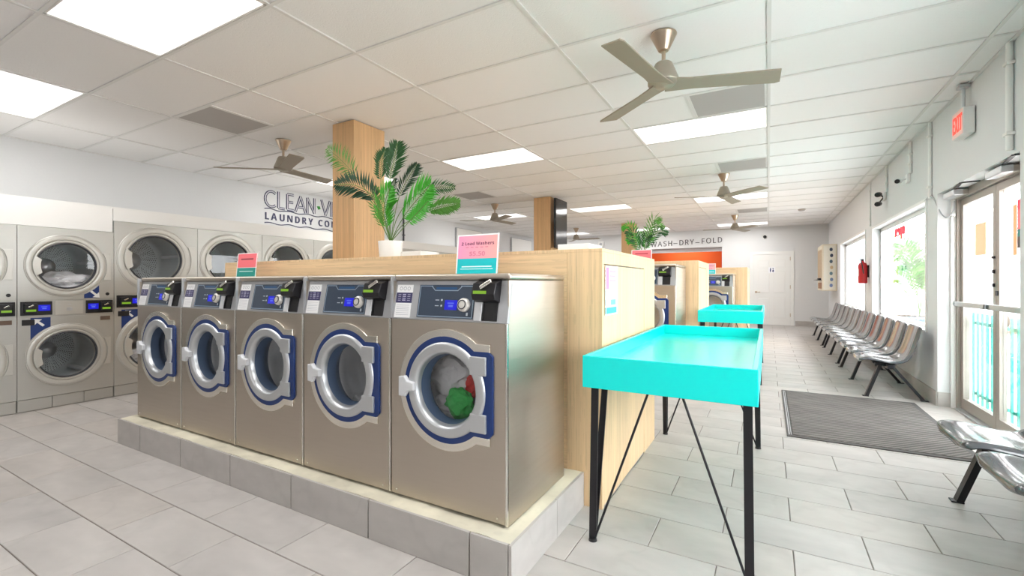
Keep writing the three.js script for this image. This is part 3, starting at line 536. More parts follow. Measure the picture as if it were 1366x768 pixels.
{
  const X0 = -0.939, say = ['steel washer beside the wooden end panel, holding grey, green and red laundry', 'empty steel washer, second from the wooden end panel', 'empty steel washer, third from the wooden end panel', 'empty steel washer, fourth from the wooden end panel', 'empty steel washer at the dryer end of the row of five'];
  const w = washer(say[0]); w.position.set(X0 - WW, PLINTH, -1.636); w.userData.group = 'five washers on the tiled plinth';
  for (let k = 1; k < 5; k++) copy(w, say[k], [X0 - WW * (k + 1), PLINTH, -1.636], 0, 'five washers on the tiled plinth');
  const far = (label, x, z, s, g) => { const c = copy(w, label, [x, PLINTH, z], 0, g); c.scale.setScalar(s); };
  far('large steel washer at the end of the middle island', -0.908 - WW * 1.17, -5.4, 1.17, 'large washers of the middle island');
  far('large steel washer, second from the end of the middle island', -0.908 - 2 * WW * 1.17, -5.4, 1.17, 'large washers of the middle island');
  far('large steel washer at the end of the farthest island', -0.56 - WW * 1.13, -9.25, 1.13, 'large washers of the farthest island');
  far('large steel washer, second from the end of the farthest island', -0.56 - 2 * WW * 1.13, -9.25, 1.13, 'large washers of the farthest island');
  const cx = X0 - WW + 0.337, cy = PLINTH + 0.54, z = -1.636;
  const grey = std({ color: rgb(204, 204, 207), roughness: 0.95, side: THREE.DoubleSide }), gr = std({ color: rgb(62, 176, 84), roughness: 0.95 }), rd = std({ color: rgb(190, 40, 36), roughness: 0.95 }), wh = std({ color: rgb(226, 226, 230), roughness: 0.95 });
  cloth('garment', 'crumpled light grey garment in the washer beside the wooden end panel', grey, [cx - 0.115, cy + 0.02, z - 0.185], [0.12, 0.11, 0.05], 1.3, 'garment');
  cloth('garment', 'crumpled pale grey towel low in the washer beside the wooden end panel', wh, [cx - 0.14, cy - 0.135, z - 0.205], [0.09, 0.06, 0.06], 2.9, 'garment');
  cloth('garment', 'bright green garment behind a washer door', gr, [cx - 0.035, cy - 0.1, z - 0.145], [0.08, 0.075, 0.032], 4.1, 'garment');
  cloth('garment', 'red garment behind a washer door', rd, [cx + 0.02, cy - 0.01, z - 0.19], [0.055, 0.06, 0.04], 5.7, 'garment');
  cloth('laundry_pile', 'white laundry in the upper drum of a short dryer', wh, [DX - 0.3, 1.2, -(1.428 + 0.4)], [0.2, 0.11, 0.24], 2.2);
  cloth('laundry_pile', 'white laundry low in the lower drum of the tall dryer beside the short dryers', wh, [DX - 0.25, 0.36, -(2.141 + 0.36)], [0.16, 0.1, 0.2], 3.3);
}
// ---------------------------------------------------------------- wooden columns
function column(label, X0, X1, Z0, Z1, Y0) {
  const t = thing('wooden_column', label, 'column', [0, 0, 0]), s = 0.018, top = CEIL - 0.005;
  part('panel', rb(X0 + s, X1 - s, Y0, top, Z0, Z0 + s), M.woodColumn, t); part('panel', rb(X0 + s, X1 - s, Y0, top, Z1 - s, Z1), M.woodColumn, t);
  part('panel', rb(X1 - s, X1, Y0, top, Z0, Z1), M.woodColumn, t); part('panel', rb(X0, X0 + s, Y0, top, Z0, Z1), M.woodColumn, t);
  return t;
}
column('oak-clad square column rising from the counter beside the palm', -3.91, -3.6, 3.19, 3.605, 1.387);
column('oak-clad square column carrying the dark screen', -3.92, -3.57, 7.83, 8.26, 0);
column('oak-clad square column behind the small potted palm', -3.5, -3.18, 12.33, 12.75, 0);
{
  const t = thing('wall_screen', 'tall dark flat screen bracketed to the side of a wooden column', 'screen', [-3.57, 1.86, -8.05]);
  part('bracket', [bx(0, 0.07, 0.42, 0.52, -0.05, 0.05), bx(0.06, 0.09, 0.3, 0.64, -0.14, 0.14)], M.black, t);
  const sc = part('screen_panel', bx(0.09, 0.13, 0, 0.93, -0.27, 0.27, 0.004), M.black, t);
  part('screen_glass', bx(0.1301, 0.1325, 0.015, 0.915, -0.255, 0.255), std({ color: rgb(40, 41, 44), roughness: 0.12 }), sc);
}
// ---------------------------------------------------------------- ceiling fans
{
  const say = ['brushed nickel ceiling fan above the large turquoise table', 'brushed nickel ceiling fan, second of the window-side row', 'brushed nickel ceiling fan, farthest of the window-side row', 'ceiling fan with dark blades by the lettered wall', 'ceiling fan with dark blades beside the dark screen column', 'ceiling fan, farthest of the dryer-side row'];
  const spots = [[-0.6, 3.1, 19], [-0.58, 7.5, 80], [-0.7, 12.17, 70], [-4.84, 3.27, 97], [-4.92, 8.03, 85], [-4.96, 12.7, 5]];
  const f = thing('ceiling_fan', say[0], 'fan', [0, 0, 0], 0, 'three-bladed ceiling fans');
  part('canopy', latheY([[0.0, 0], [0.082, 0], [0.084, -0.006], [0.08, -0.012], [0.036, -0.105], [0.028, -0.112], [0, -0.112]], 40), M.nickel, f);
  part('rod', cyl([0, -0.105, 0], [0, -0.2, 0], 0.0125, 0.0125, 16), M.nickel, f);
  part('motor_housing', latheY([[0, -0.185], [0.045, -0.187], [0.055, -0.195], [0.1, -0.31], [0.1, -0.325], [0.05, -0.345], [0, -0.347]], 40), std({ color: rgb(176, 168, 154), roughness: 0.4, metalness: 0.7 }), f);
  for (let k = 0; k < 3; k++) {
    const sh = new THREE.Shape([[0.02, -0.075], [0.16, -0.062], [0.68, -0.078], [0.715, 0.05], [0.69, 0.062], [0.2, 0.055], [0.02, 0.07]].map(([x, y]) => new THREE.Vector2(x, y)));
    const g = new THREE.ExtrudeGeometry(sh, { depth: 0.006, bevelEnabled: true, bevelSize: 0.003, bevelThickness: 0.002, bevelSegments: 1 }); g.rotateX(-Math.PI / 2); g.rotateX(-0.17); g.translate(0, -0.335, 0); g.rotateY(k * 2 * Math.PI / 3);
    part('blade', g, M.bladeGrey, f);
  }
  spots.forEach(([x, Z, a], n) => { if (!n) { f.position.set(x, CEIL - 0.003, -Z); f.rotation.y = a * Math.PI / 180; } else copy(f, say[n], [x, CEIL - 0.003, -Z], a * Math.PI / 180); });
}
// ---------------------------------------------------------------- turquoise folding tables with hairpin legs
{
  const t = thing('folding_table', 'long turquoise tray-topped folding table against the wooden end panel', 'table', [-0.39, 0, -2.905], 0, 'turquoise folding tables');
  const a = 0.357, b = 0.915, y0 = 0.722, y1 = 0.868, k = 0.022;
  part('tabletop', bx(-a + k, a - k, 0.775, 0.8, -b + k, b - k), M.teal, t);
  for (const s of [-1, 1]) { part('rim', bx(-a, a, y0, y1, s > 0 ? b - k : -b, s > 0 ? b : -b + k, 0.004), M.teal, t); part('rim', bx(s > 0 ? a - k : -a, s > 0 ? a : -a + k, y0, y1, -b + k, b - k, 0.004), M.teal, t); }
  part('underframe', bx(-a + k, a - k, y0, 0.775, -b + k, b - k), M.teal, t);
  for (const sx of [-1, 1]) for (const sz of [-1, 1]) {
    const foot = [sx * 0.325, 0.012, sz * 0.862];
    const leg = part('leg', bar([sx * 0.318, y0, sz * 0.85], foot, 0.034, 0.008, [0, 0, 1]), M.blackMetal, t);
    part('leg_bar', bar([sx * 0.31, y0, sz * 0.72], [foot[0], 0.014, foot[2] - sz * 0.012], 0.03, 0.008, [0, 0, 1]), M.blackMetal, leg);
    part('brace_rod', cyl([sx * 0.07, y0, sz * 0.86], [foot[0] - sx * 0.012, 0.02, foot[2]], 0.0055, 0.0055, 8), M.blackMetal, leg);
    part('foot_pad', cyl([foot[0], 0, foot[2]], [foot[0], 0.014, foot[2]], 0.02, 0.017, 16), M.black, leg);
  }
  const c = copy(t, 'turquoise tray-topped folding table beside the middle washer island', [-0.41, 0, -7.0], 0);
}
// ---------------------------------------------------------------- tandem seating
const shellGeo = (() => {
  const prof = new THREE.CatmullRomCurve3([[0.262, 0.372], [0.25, 0.398], [0.2, 0.412], [0.1, 0.402], [0, 0.388], [-0.075, 0.394], [-0.128, 0.432], [-0.165, 0.5], [-0.195, 0.6], [-0.222, 0.7], [-0.238, 0.752], [-0.248, 0.758]].map(([z, y]) => new THREE.Vector3(0, y, z)));
  const N = 34, K = 16, P = [], I = [];
  for (let s = 0; s < 2; s++) for (let i = 0; i <= N; i++) {
    const q = i / N, p = prof.getPoint(q), tg = prof.getTangent(q), nrm = new THREE.Vector3(0, -tg.z, tg.y).normalize();
    let hw = 0.243; if (q < 0.12) hw = 0.243 * Math.sqrt(1 - Math.pow((0.12 - q) / 0.12, 2) * 0.62); if (q > 0.5) hw = 0.243 - 0.035 * (q - 0.5) * 2; if (q > 0.88) hw *= Math.sqrt(Math.max(0.2, 1 - Math.pow((q - 0.88) / 0.12, 2) * 0.75));
    for (let j = 0; j <= K; j++) {
      const e = (j / K) * 2 - 1, dish = 0.028 * e * e - 0.03 * Math.pow(Math.abs(e), 10), k = q > 0.08 && q < 0.95 ? 1 : 0.4;
      P.push(e * hw, p.y + nrm.y * (dish * k - s * 0.009), p.z + nrm.z * (dish * k - s * 0.009));
    }
  }
  const id = (s, i, j) => s * (N + 1) * (K + 1) + i * (K + 1) + j;
  for (let i = 0; i < N; i++) for (let j = 0; j < K; j++) { let A = id(0, i, j), B = id(0, i, j + 1), C = id(0, i + 1, j + 1), D = id(0, i + 1, j); I.push(A, B, C, A, C, D); A = id(1, i, j); B = id(1, i, j + 1); C = id(1, i + 1, j + 1); D = id(1, i + 1, j); I.push(A, C, B, A, D, C); }
  for (let i = 0; i < N; i++) for (const j of [0, K]) { const A = id(0, i, j), B = id(0, i + 1, j), C = id(1, i + 1, j), D = id(1, i, j); if (j) I.push(A, C, B, A, D, C); else I.push(A, B, C, A, C, D); }
  for (let j = 0; j < K; j++) for (const i of [0, N]) { const A = id(0, i, j), B = id(0, i, j + 1), C = id(1, i, j + 1), D = id(1, i, j); if (i) I.push(A, B, C, A, C, D); else I.push(A, C, B, A, D, C); }
  const g = new THREE.BufferGeometry(); g.setAttribute('position', new THREE.Float32BufferAttribute(P, 3)); g.setIndex(I); g.computeVertexNormals(); g.setAttribute('uv', new THREE.Float32BufferAttribute(new Float32Array(P.length / 3 * 2), 2)); return g;
})();
{
  const SP = 0.562;
  const t = thing('tandem_bench', 'row of four glossy grey shell seats beside the entrance doors under the window', 'bench', [0, 0, 0], 0, 'rows of linked shell seats');
  for (let k = 0; k < 4; k++) { const s = part('seat_shell', shellGeo, M.chairShell, t); s.position.set((k - 1.5) * SP, 0, 0); part('seat_bracket', [bx(-0.1, 0.1, 0.36, 0.385, -0.06, 0.08), bx(-0.12, -0.1, 0.36, 0.392, -0.08, 0.14), bx(0.1, 0.12, 0.36, 0.392, -0.08, 0.14)], M.blackMetal, s); }
  part('beam', bx(-SP * 2 + 0.05, SP * 2 - 0.05, 0.318, 0.362, -0.03, 0.03, 0.004), M.blackMetal, t);
  for (const x of [-SP * 1.72, 0, SP * 1.72]) {
    const l = part('leg', bar([x, 0.345, 0.075], [x, 0.004, 0.19], 0.05, 0.03, [0, 0, 1]), M.blackMetal, t);
    part('rear_strut', bar([x, 0.355, -0.01], [x, 0.006, -0.275], 0.05, 0.026, [0, 0, 1]), M.blackMetal, l);
    part('cross_bar', bx(x - 0.025, x + 0.025, 0.335, 0.362, -0.05, 0.12, 0.004), M.blackMetal, l);
    part('foot_plate', bx(x - 0.026, x + 0.026, 0, 0.008, 0.17, 0.225, 0.003), M.blackMetal, l); part('foot_plate', bx(x - 0.026, x + 0.026, 0, 0.008, -0.315, -0.25, 0.003), M.blackMetal, l);
  }
  const place = (Z) => [1.1, 0, -Z];
  t.position.set(...place(7.06)); t.rotation.y = -Math.PI / 2;
  copy(t, 'row of four glossy grey shell seats in the middle, under the extinguisher', place(9.33), -Math.PI / 2);
  copy(t, 'row of four glossy grey shell seats at the far end by the vending machine', place(11.6), -Math.PI / 2);
  copy(t, 'row of glossy grey shell seats before the doormat, near the entrance doors', place(2.42), -Math.PI / 2);
}
// ---------------------------------------------------------------- doormat
{
  const t = thing('doormat', 'large grey ribbed doormat on the tiles in front of the glass doors', 'mat', [0.7, 0, -5.06]);
  part('carpet', bx(-0.53, 0.53, 0.001, 0.011, -0.845, 0.845, 0.003), M.carpet, t);
  part('rubber_border', [bx(-0.572, 0.572, 0, 0.007, -0.885, -0.845), bx(-0.572, 0.572, 0, 0.007, 0.845, 0.885), bx(-0.572, -0.53, 0, 0.007, -0.845, 0.845), bx(0.53, 0.572, 0, 0.007, -0.845, 0.845)], std({ color: rgb(84, 81, 80), roughness: 0.85 }), t);
  part('border_line', [bx(-0.56, -0.552, 0.007, 0.009, -0.845, 0.845), bx(-0.545, -0.54, 0.007, 0.009, -0.845, 0.845)], M.panelGrey, t);
}
// ---------------------------------------------------------------- palms
function leafGeo(list) { const g = new THREE.BufferGeometry(); g.setAttribute('position', new THREE.Float32BufferAttribute(list, 3)); g.computeVertexNormals(); g.setAttribute('uv', new THREE.Float32BufferAttribute(new Float32Array(list.length / 3 * 2), 2)); return g; }
const greens = [[38, 92, 42], [66, 176, 40], [92, 150, 60], [30, 70, 44]].map((c) => phys({ color: rgb(...c), roughness: 0.55, side: THREE.DoubleSide, transmission: 0.15, thickness: 0 }));
const stalkMat = std({ color: rgb(96, 132, 56), roughness: 0.6 });
function frond(parent, pts, start, len, n, mat, face, wide = 0.014) {   // pts: centre line; leaflets from `start` on; face: direction the blade looks
  const curve = new THREE.CatmullRomCurve3(pts.map((p) => new THREE.Vector3(...p))), L = [], F = new THREE.Vector3(...face).normalize();
  for (let i = 0; i < n; i++) {
    const q = start + (1 - start) * (i + 0.5) / n, p = curve.getPoint(q), t = curve.getTangent(q).normalize(), side = t.clone().cross(F).normalize(), up = side.clone().cross(t).normalize();
    const e = (q - start) / (1 - start), l = len * Math.sin(Math.PI * Math.min(1, 0.16 + 0.8 * e)) * rr(0.9, 1.08) + len * 0.12;
    for (const s of [-1, 1]) {
      const dir = t.clone().multiplyScalar(0.75 + 0.5 * e).addScaledVector(side, s).addScaledVector(up, rr(-0.15, 0.2)).normalize();
      const w = t.clone().cross(dir).cross(dir).normalize().multiplyScalar(-wide * 0.5), m = p.clone().addScaledVector(dir, l * 0.45), tip = p.clone().addScaledVector(dir, l).addScaledVector(up, -l * 0.12);
      const a = m.clone().add(w), b = m.clone().sub(w), c = m.clone().addScaledVector(up, -wide * 0.25);
      for (const tri of [[p, a, c], [p, c, b], [a, tip, c], [c, tip, b]]) for (const v of tri) L.push(v.x, v.y, v.z);
    }
  }
  const f = part('frond', leafGeo(L), mat, parent);
  part('stalk', new THREE.TubeGeometry(curve, 14, 0.0028, 5, false), stalkMat, f);
  return f;
}
function pot(parent, r, h, mat, soil = true) {
  part('pot', latheY([[0, 0], [r * 0.86, 0], [r * 0.88, 0.004], [r, h - 0.004], [r, h], [r - 0.008, h], [r - 0.01, h - 0.02], [0, h - 0.02]], 40), mat, parent);
  if (soil) part('soil', cyl([0, h - 0.022, 0], [0, h - 0.014, 0], r - 0.012, r - 0.012, 24), std({ color: rgb(70, 54, 42), roughness: 1 }), parent);
}
{
  const Z = 2.6, base = atZ(521, 345, Z), t = thing('potted_palm', 'artificial palm with bright and dark fronds in a white pot on the oak counter', 'plant', [base[0], 1.386, -Z]);
  pot(t, 0.093, 0.135, M.whiteGloss);
  const at = (u, v, dz = 0) => { const p = atZ(u, v, Z + dz); return [p[0] - base[0], p[1] - 1.386, -(dz)]; };
  const root = at(521, 323), back = [0.1, 0.15, 1];
  const F = (list, start, len, n, m, dz, wide) => frond(t, [root, ...list.map(([u, v], i) => at(u, v, dz * (i + 1) / list.length))], start, len, n, greens[m], back, wide);
  F([[508, 285], [478, 240], [457, 215], [437, 198]], 0.55, 0.15, 20, 2, 0.05, 0.014);
  F([[512, 288], [498, 262], [474, 247], [448, 246]], 0.45, 0.16, 20, 3, -0.12, 0.022);
  F([[514, 280], [508, 240], [509, 215], [514, 199]], 0.5, 0.12, 20, 0, 0.1, 0.018);
  F([[520, 275], [520, 240], [526, 212], [530, 191]], 0.5, 0.14, 20, 0, -0.02, 0.02);
  F([[527, 285], [534, 258], [546, 235], [556, 219]], 0.45, 0.11, 18, 3, 0.16, 0.016);
  F([[515, 300], [512, 280], [516, 262], [522, 248]], 0.2, 0.16, 22, 1, -0.16, 0.02);
  F([[532, 300], [545, 280], [560, 262], [574, 246]], 0.35, 0.18, 24, 1, -0.1, 0.02);
  F([[537, 305], [550, 291], [562, 278], [571, 268]], 0.4, 0.1, 16, 1, -0.2, 0.018);
  F([[530, 290], [552, 262], [580, 250], [606, 250]], 0.55, 0.085, 16, 0, 0.08, 0.012);
  F([[534, 303], [556, 289], [582, 277], [612, 271]], 0.66, 0.1, 16, 2, 0.05, 0.024);
  F([[510, 300], [501, 280], [500, 262], [503, 250]], 0.35, 0.09, 15, 2, -0.05, 0.012);
  F([[512, 305], [506, 292], [505, 278], [508, 262]], 0.3, 0.08, 14, 2, -0.2, 0.012);
  F([[519, 285], [522, 262], [524, 248], [527, 238]], 0.5, 0.06, 12, 3, 0.15, 0.014);
}
{
  const Z = 6.5, b = atZ(858, 333, Z), t = thing('potted_palm', 'small bushy palm on the counter of the middle washer island', 'plant', [b[0], 1.49, -Z]);
  pot(t, 0.1, 0.15, M.whiteGloss);
  for (let k = 0; k < 11; k++) { const a = k * 2.4, r = rr(0.12, 0.36), h = rr(0.3, 0.62); frond(t, [[0, 0.13, 0], [Math.cos(a) * r * 0.3, h * 0.6, Math.sin(a) * r * 0.3], [Math.cos(a) * r * 0.75, h, Math.sin(a) * r * 0.75], [Math.cos(a) * r * 1.2, h * 0.95, Math.sin(a) * r * 1.2]], 0.3, 0.12, 14, greens[k % 3], [0.1, 0.5, 1], 0.02); }
}
// ---------------------------------------------------------------- signs and papers
function priceTex(title) {
  return canvasTex(256, 256, (c, w, h) => {
    const g = c.createLinearGradient(0, 0, w, 0); g.addColorStop(0, '#f6a0c8'); g.addColorStop(1, '#fbb4ae'); c.fillStyle = '#fdfdfd'; c.fillRect(0, 0, w, h); c.fillStyle = g; c.fillRect(8, 8, w - 16, 142); c.fillStyle = '#16c4cc'; c.fillRect(8, 150, w - 16, h - 158);
    c.fillStyle = '#5b1840'; c.textAlign = 'center'; c.font = 'bold 27px sans-serif'; c.fillText(title, w / 2, 66); c.fillStyle = '#d4708c'; for (let k = 0; k < 5; k++) c.fillRect(56 + k * 30, 78, 18, 4);
    c.fillStyle = '#e08098'; c.font = 'bold 40px sans-serif'; c.fillText('$5.50', w / 2, 134); c.fillStyle = '#e8ffff'; c.fillRect(36, 196, w - 72, 7); c.fillRect(28, 212, w - 56, 4);
  });
}
{
  const tex = priceTex('2 Load Washers'), m = std({ map: tex, roughness: 0.4 });
  const sign = (label, p, w, h, mat, tilt = -0.1) => { const t = thing('price_sign', label, 'sign', p, 0, 'pink and teal price signs'); const g = card(-w / 2, w / 2, 0, h, 0, 0.003); g.rotateX(tilt); part('sign_face', g, mat, t); part('stand', [bx(-w / 2 + 0.02, w / 2 - 0.02, 0, 0.003, -0.07, 0.0), bx(-0.02, 0.02, 0, h * 0.6, -0.05, -0.045)], M.whiteGloss, t); return t; };
  sign('pink and teal washer price sign standing on the washer tops near the wooden end panel', [-1.455, 1.2425, -2.17], 0.285, 0.24, m);
  const m2 = std({ roughness: 0.4, map: canvasTex(128, 128, (c) => { c.fillStyle = '#fdfdfd'; c.fillRect(0, 0, 128, 128); c.fillStyle = '#f2737c'; c.fillRect(4, 4, 120, 70); c.fillStyle = '#158f86'; c.fillRect(4, 76, 120, 48); c.fillStyle = '#8e2a3a'; c.fillRect(24, 28, 80, 7); c.fillStyle = '#cdebe6'; c.fillRect(20, 92, 88, 4); }) });
  sign('red and green price sign standing on the washer tops at the dryer end', [-3.7, 1.2425, -2.17], 0.27, 0.205, m2);
  sign('red and green price sign on the washers of the middle island', [-1.43, 1.4245, -5.95], 0.26, 0.21, m2);
  sign('pink and teal price sign on the washers of the farthest island', [-1.0, 1.382, -9.75], 0.2, 0.21, m);
  const post = std({ roughness: 0.45, map: canvasTex(96, 128, (c) => { c.fillStyle = '#e8e6ea'; c.fillRect(0, 0, 96, 128); c.fillStyle = '#e274a6'; c.fillRect(4, 4, 22, 56); c.fillStyle = '#c987ae'; c.fillRect(30, 12, 50, 4); c.fillRect(30, 24, 44, 4); c.fillRect(30, 36, 50, 4); c.fillStyle = '#129aa6'; c.fillRect(4, 108, 84, 16); c.fillStyle = '#62bcc6'; c.fillRect(40, 88, 40, 14); }) });
  const g = card(-0.11, 0.11, -0.135, 0.135, 0, 0.004); g.rotateY(Math.PI / 2); g.translate(-0.765, 1.16, -2.49); single('price_poster', g, post, 'white, pink and teal poster on the wooden end panel over the table', 'poster');
  const pap = (label, X, Y, Z, w, h, mat) => { const q = card(-w / 2, w / 2, -h / 2, h / 2, 0, 0.001); q.rotateY(-Math.PI / 2); q.translate(X, Y, -Z); return single('paper_notice', q, mat, label, 'notice'); };
  pap('salmon paper notice taped to the glass of the far entrance door', 1.613, 1.585, 5.47, 0.23, 0.28, phys({ color: rgb(248, 190, 164), roughness: 0.95, transmission: 0.5, thickness: 0 }));
  pap('red and green printed notice taped to the near entrance door glass', 1.613, 1.64, 4.7, 0.19, 0.36, phys({ roughness: 0.95, transmission: 0.5, thickness: 0, map: canvasTex(64, 128, (c) => { c.fillStyle = '#f08a8c'; c.fillRect(0, 0, 64, 128); c.fillStyle = '#d8506a'; c.fillRect(0, 0, 64, 26); c.fillStyle = '#2f8c86'; c.fillRect(0, 78, 64, 20); c.fillStyle = '#6d5a50'; c.fillRect(0, 98, 64, 30); }) }));
  pap('orange paper notice beside the red notice on the door glass', 1.613, 1.6, 4.83, 0.06, 0.38, phys({ color: rgb(250, 176, 140), roughness: 0.95, transmission: 0.5, thickness: 0 }));
  pap('small white decal strip with blue print on the window beside the red open sign', 1.555, 1.6, 6.75, 0.1, 0.32, std({ roughness: 0.7, map: canvasTex(32, 128, (c) => { c.fillStyle = '#f0f1fb'; c.fillRect(0, 0, 32, 128); c.fillStyle = '#7d84d8'; for (let k = 0; k < 7; k++) c.fillRect(6, 8 + k * 17, 20, 9); }) }));
  const wb = (label, x0, x1, y, Z0, Z1) => single('flat_box', rb(x0, x1, y, y + 0.035, Z0, Z1, 0.004), M.white, label, 'box');
  wb('flat white box on the counter by the oak end corner', -1.05, -0.86, 1.386, 2.4, 2.62); wb('flat white box on the counter beyond the white pot', -2.24, -2.06, 1.386, 2.4, 2.6);
}
// ---------------------------------------------------------------- lettering on the walls
{
  const ink = std({ color: rgb(58, 60, 92), roughness: 0.6 }), inline = std({ color: rgb(214, 214, 220), roughness: 0.7 });
  // letters drawn as strokes with a light line down the middle; unit height 1
  const arc = (cx, cy, r, a, b, n = 12) => Array.from({ length: n + 1 }, (_, k) => [cx + r * Math.cos(a + (b - a) * k / n), cy + r * Math.sin(a + (b - a) * k / n)]);
  const G = { C: [[arc(0.5, 0.5, 0.44, 0.85, 5.43)], 0.98], L: [[[[0.1, 1], [0.1, 0.05], [0.56, 0.05]]], 0.72], E: [[[[0.58, 0.95], [0.1, 0.95], [0.1, 0.05], [0.58, 0.05]], [[0.1, 0.5], [0.54, 0.5]]], 0.76], A: [[[[0.02, 0], [0.42, 0.95], [0.82, 0]], [[0.2, 0.3], [0.64, 0.3]]], 0.95], N: [[[[0.1, 0], [0.1, 0.95], [0.68, 0.05], [0.68, 1]]], 0.9], V: [[[[0.02, 1], [0.4, 0.05], [0.78, 1]]], 0.9], I: [[[[0.1, 0], [0.1, 1]]], 0.3], W: [[[[0.02, 1], [0.28, 0.05], [0.54, 0.9], [0.8, 0.05], [1.06, 1]]], 1.2] };
  const t = thing('wall_lettering', 'dark blue company name lettering with wavy lines on the white wall above the dryers', 'lettering', [WALL_L + 0.001, 0, -4.65], Math.PI / 2);
  let x = 0; const H = 0.3, y = 2.487;
  for (const ch of 'CLEAN VIEW') {
    if (ch === ' ') { const leaf = part('leaf_mark', ext(poly([[x + 0.02, y + 0.16], [x + 0.05, y + 0.1], [x + 0.1, y + 0.12], [x + 0.08, y + 0.17]]), 0.006, 0), M.green, t); x += 0.11; continue; }
    const [strokes, w] = G[ch], A = [], B = [];
    for (const s of strokes) for (let k = 0; k + 1 < s.length; k++) { const p = s[k], q = s[k + 1], P = [x + p[0] * H * 0.85, y + p[1] * H, 0.004], Q = [x + q[0] * H * 0.85, y + q[1] * H, 0.004]; A.push(bar(P, Q, 0.044, 0.008)); B.push(bar([P[0], P[1], 0.008], [Q[0], Q[1], 0.008], 0.016, 0.004)); }
    const l = part('letter', A, ink, t); part('inline', B, inline, l); x += w * H * 0.78;
  }
  const width = x - 0.02, wave = (yy) => { const p = []; for (let k = 0; k <= 40; k++) p.push([width * k / 40, yy + 0.012 * Math.sin(k / 40 * Math.PI * 10), 0.004]); return tube(p, 0.008, 80, 5); };
  part('wavy_line', wave(2.462), ink, t); part('wavy_line', wave(2.225), ink, t);
  let lx = 0.0; for (const ch of 'LAUNDRY COMPANY') { if (ch !== ' ') { const g = letter(ch, 0.12, 0.006, font); g.computeBoundingBox(); const bw = g.boundingBox.max.x; g.translate(lx, 2.283, 0); part('small_letter', g, ink, t); lx += bw + 0.037; } else lx += 0.07; }
}
{
  const ink = std({ color: rgb(66, 62, 66), roughness: 0.5 }), t = thing('wall_lettering', 'dark wash dry fold lettering on the back wall above the orange opening', 'lettering', [-3.34, 2.38, -(BACK - 0.001)]);
  let x = 0; const S = 'WASH-DRY-FOLD', W = 2.12, adv = []; let tot = 0;
  for (const ch of S) { const g = letter(ch, 0.16, 0.012); g.computeBoundingBox(); const w = ch === '-' ? 0.14 : g.boundingBox.max.x; adv.push([g, w]); tot += w; }
  const gap = (W - tot) / (S.length - 1); S.split('').forEach((ch, k) => { const [g, w] = adv[k]; if (ch === '-') { part('dash', bx(x + 0.01, x + 0.13, 0.075, 0.092, 0, 0.012), ink, t); } else { g.translate(x, 0.005 * k, 0); part('letter', g, ink, t); } x += w + gap; });
}
{
  const neon = std({ color: rgb(120, 10, 24), emissive: rgb(200, 30, 50), emissiveIntensity: 0.8, roughness: 0.4 });
  const t = thing('open_sign', 'red open sign hanging in the window, seen from behind', 'sign', [1.53, 1.84, -7.62], Math.PI / 2);
  let x = 0; for (const ch of 'open') { const g = letter(ch, 0.15, 0.012); g.computeBoundingBox(); const w = g.boundingBox.max.x; g.translate(x, 0, 0); part('letter', g, neon, t); x += w + 0.03; }
  part('cord', [cyl([0.06, 0.12, 0.01], [0.06, 0.2, 0.01], 0.0025), cyl([0.36, 0.1, 0.01], [0.36, 0.2, 0.01], 0.0025)], M.darkGrey, t);
  part('hanger_bar', bx(0, x - 0.03, 0.2, 0.206, 0.004, 0.01), M.darkGrey, t);
}
{
  const red = std({ color: rgb(200, 40, 30), emissive: rgb(255, 84, 66), emissiveIntensity: 0.9, roughness: 0.5 });
  const t = thing('exit_sign', 'white exit sign with glowing red letters hung above the glass doors', 'sign', [1.36, 2.405, -4.97], -Math.PI / 2);   // local +z looks into the room
  part('housing', bx(-0.245, 0.0, 0, 0.215, -0.075, -0.004, 0.006), M.whiteGloss, t);
  part('face_plate', bx(-0.24, -0.005, 0.005, 0.21, -0.004, -0.001), std({ color: rgb(246, 214, 206), roughness: 0.5 }), t);
  const g = letter('EXIT', 0.115, 0.003, font); g.computeBoundingBox(); const s = 0.215 / g.boundingBox.max.x; g.scale(s, 1.2, 1); g.translate(-0.23, 0.04, -0.001); part('lettering', g, red, t);
  const lamp = new THREE.PointLight(rgb(255, 80, 60), 0.008); lamp.position.set(-0.12, 0.11, 0.06); t.add(lamp);
  part('stem', cyl([-0.12, 0.213, -0.04], [-0.12, CEIL - 2.41, -0.04], 0.011, 0.011, 12), M.alu, t); part('ceiling_box', bx(-0.16, -0.08, CEIL - 2.405 - 0.035, CEIL - 2.412, -0.07, -0.005, 0.004), M.alu, t);
}
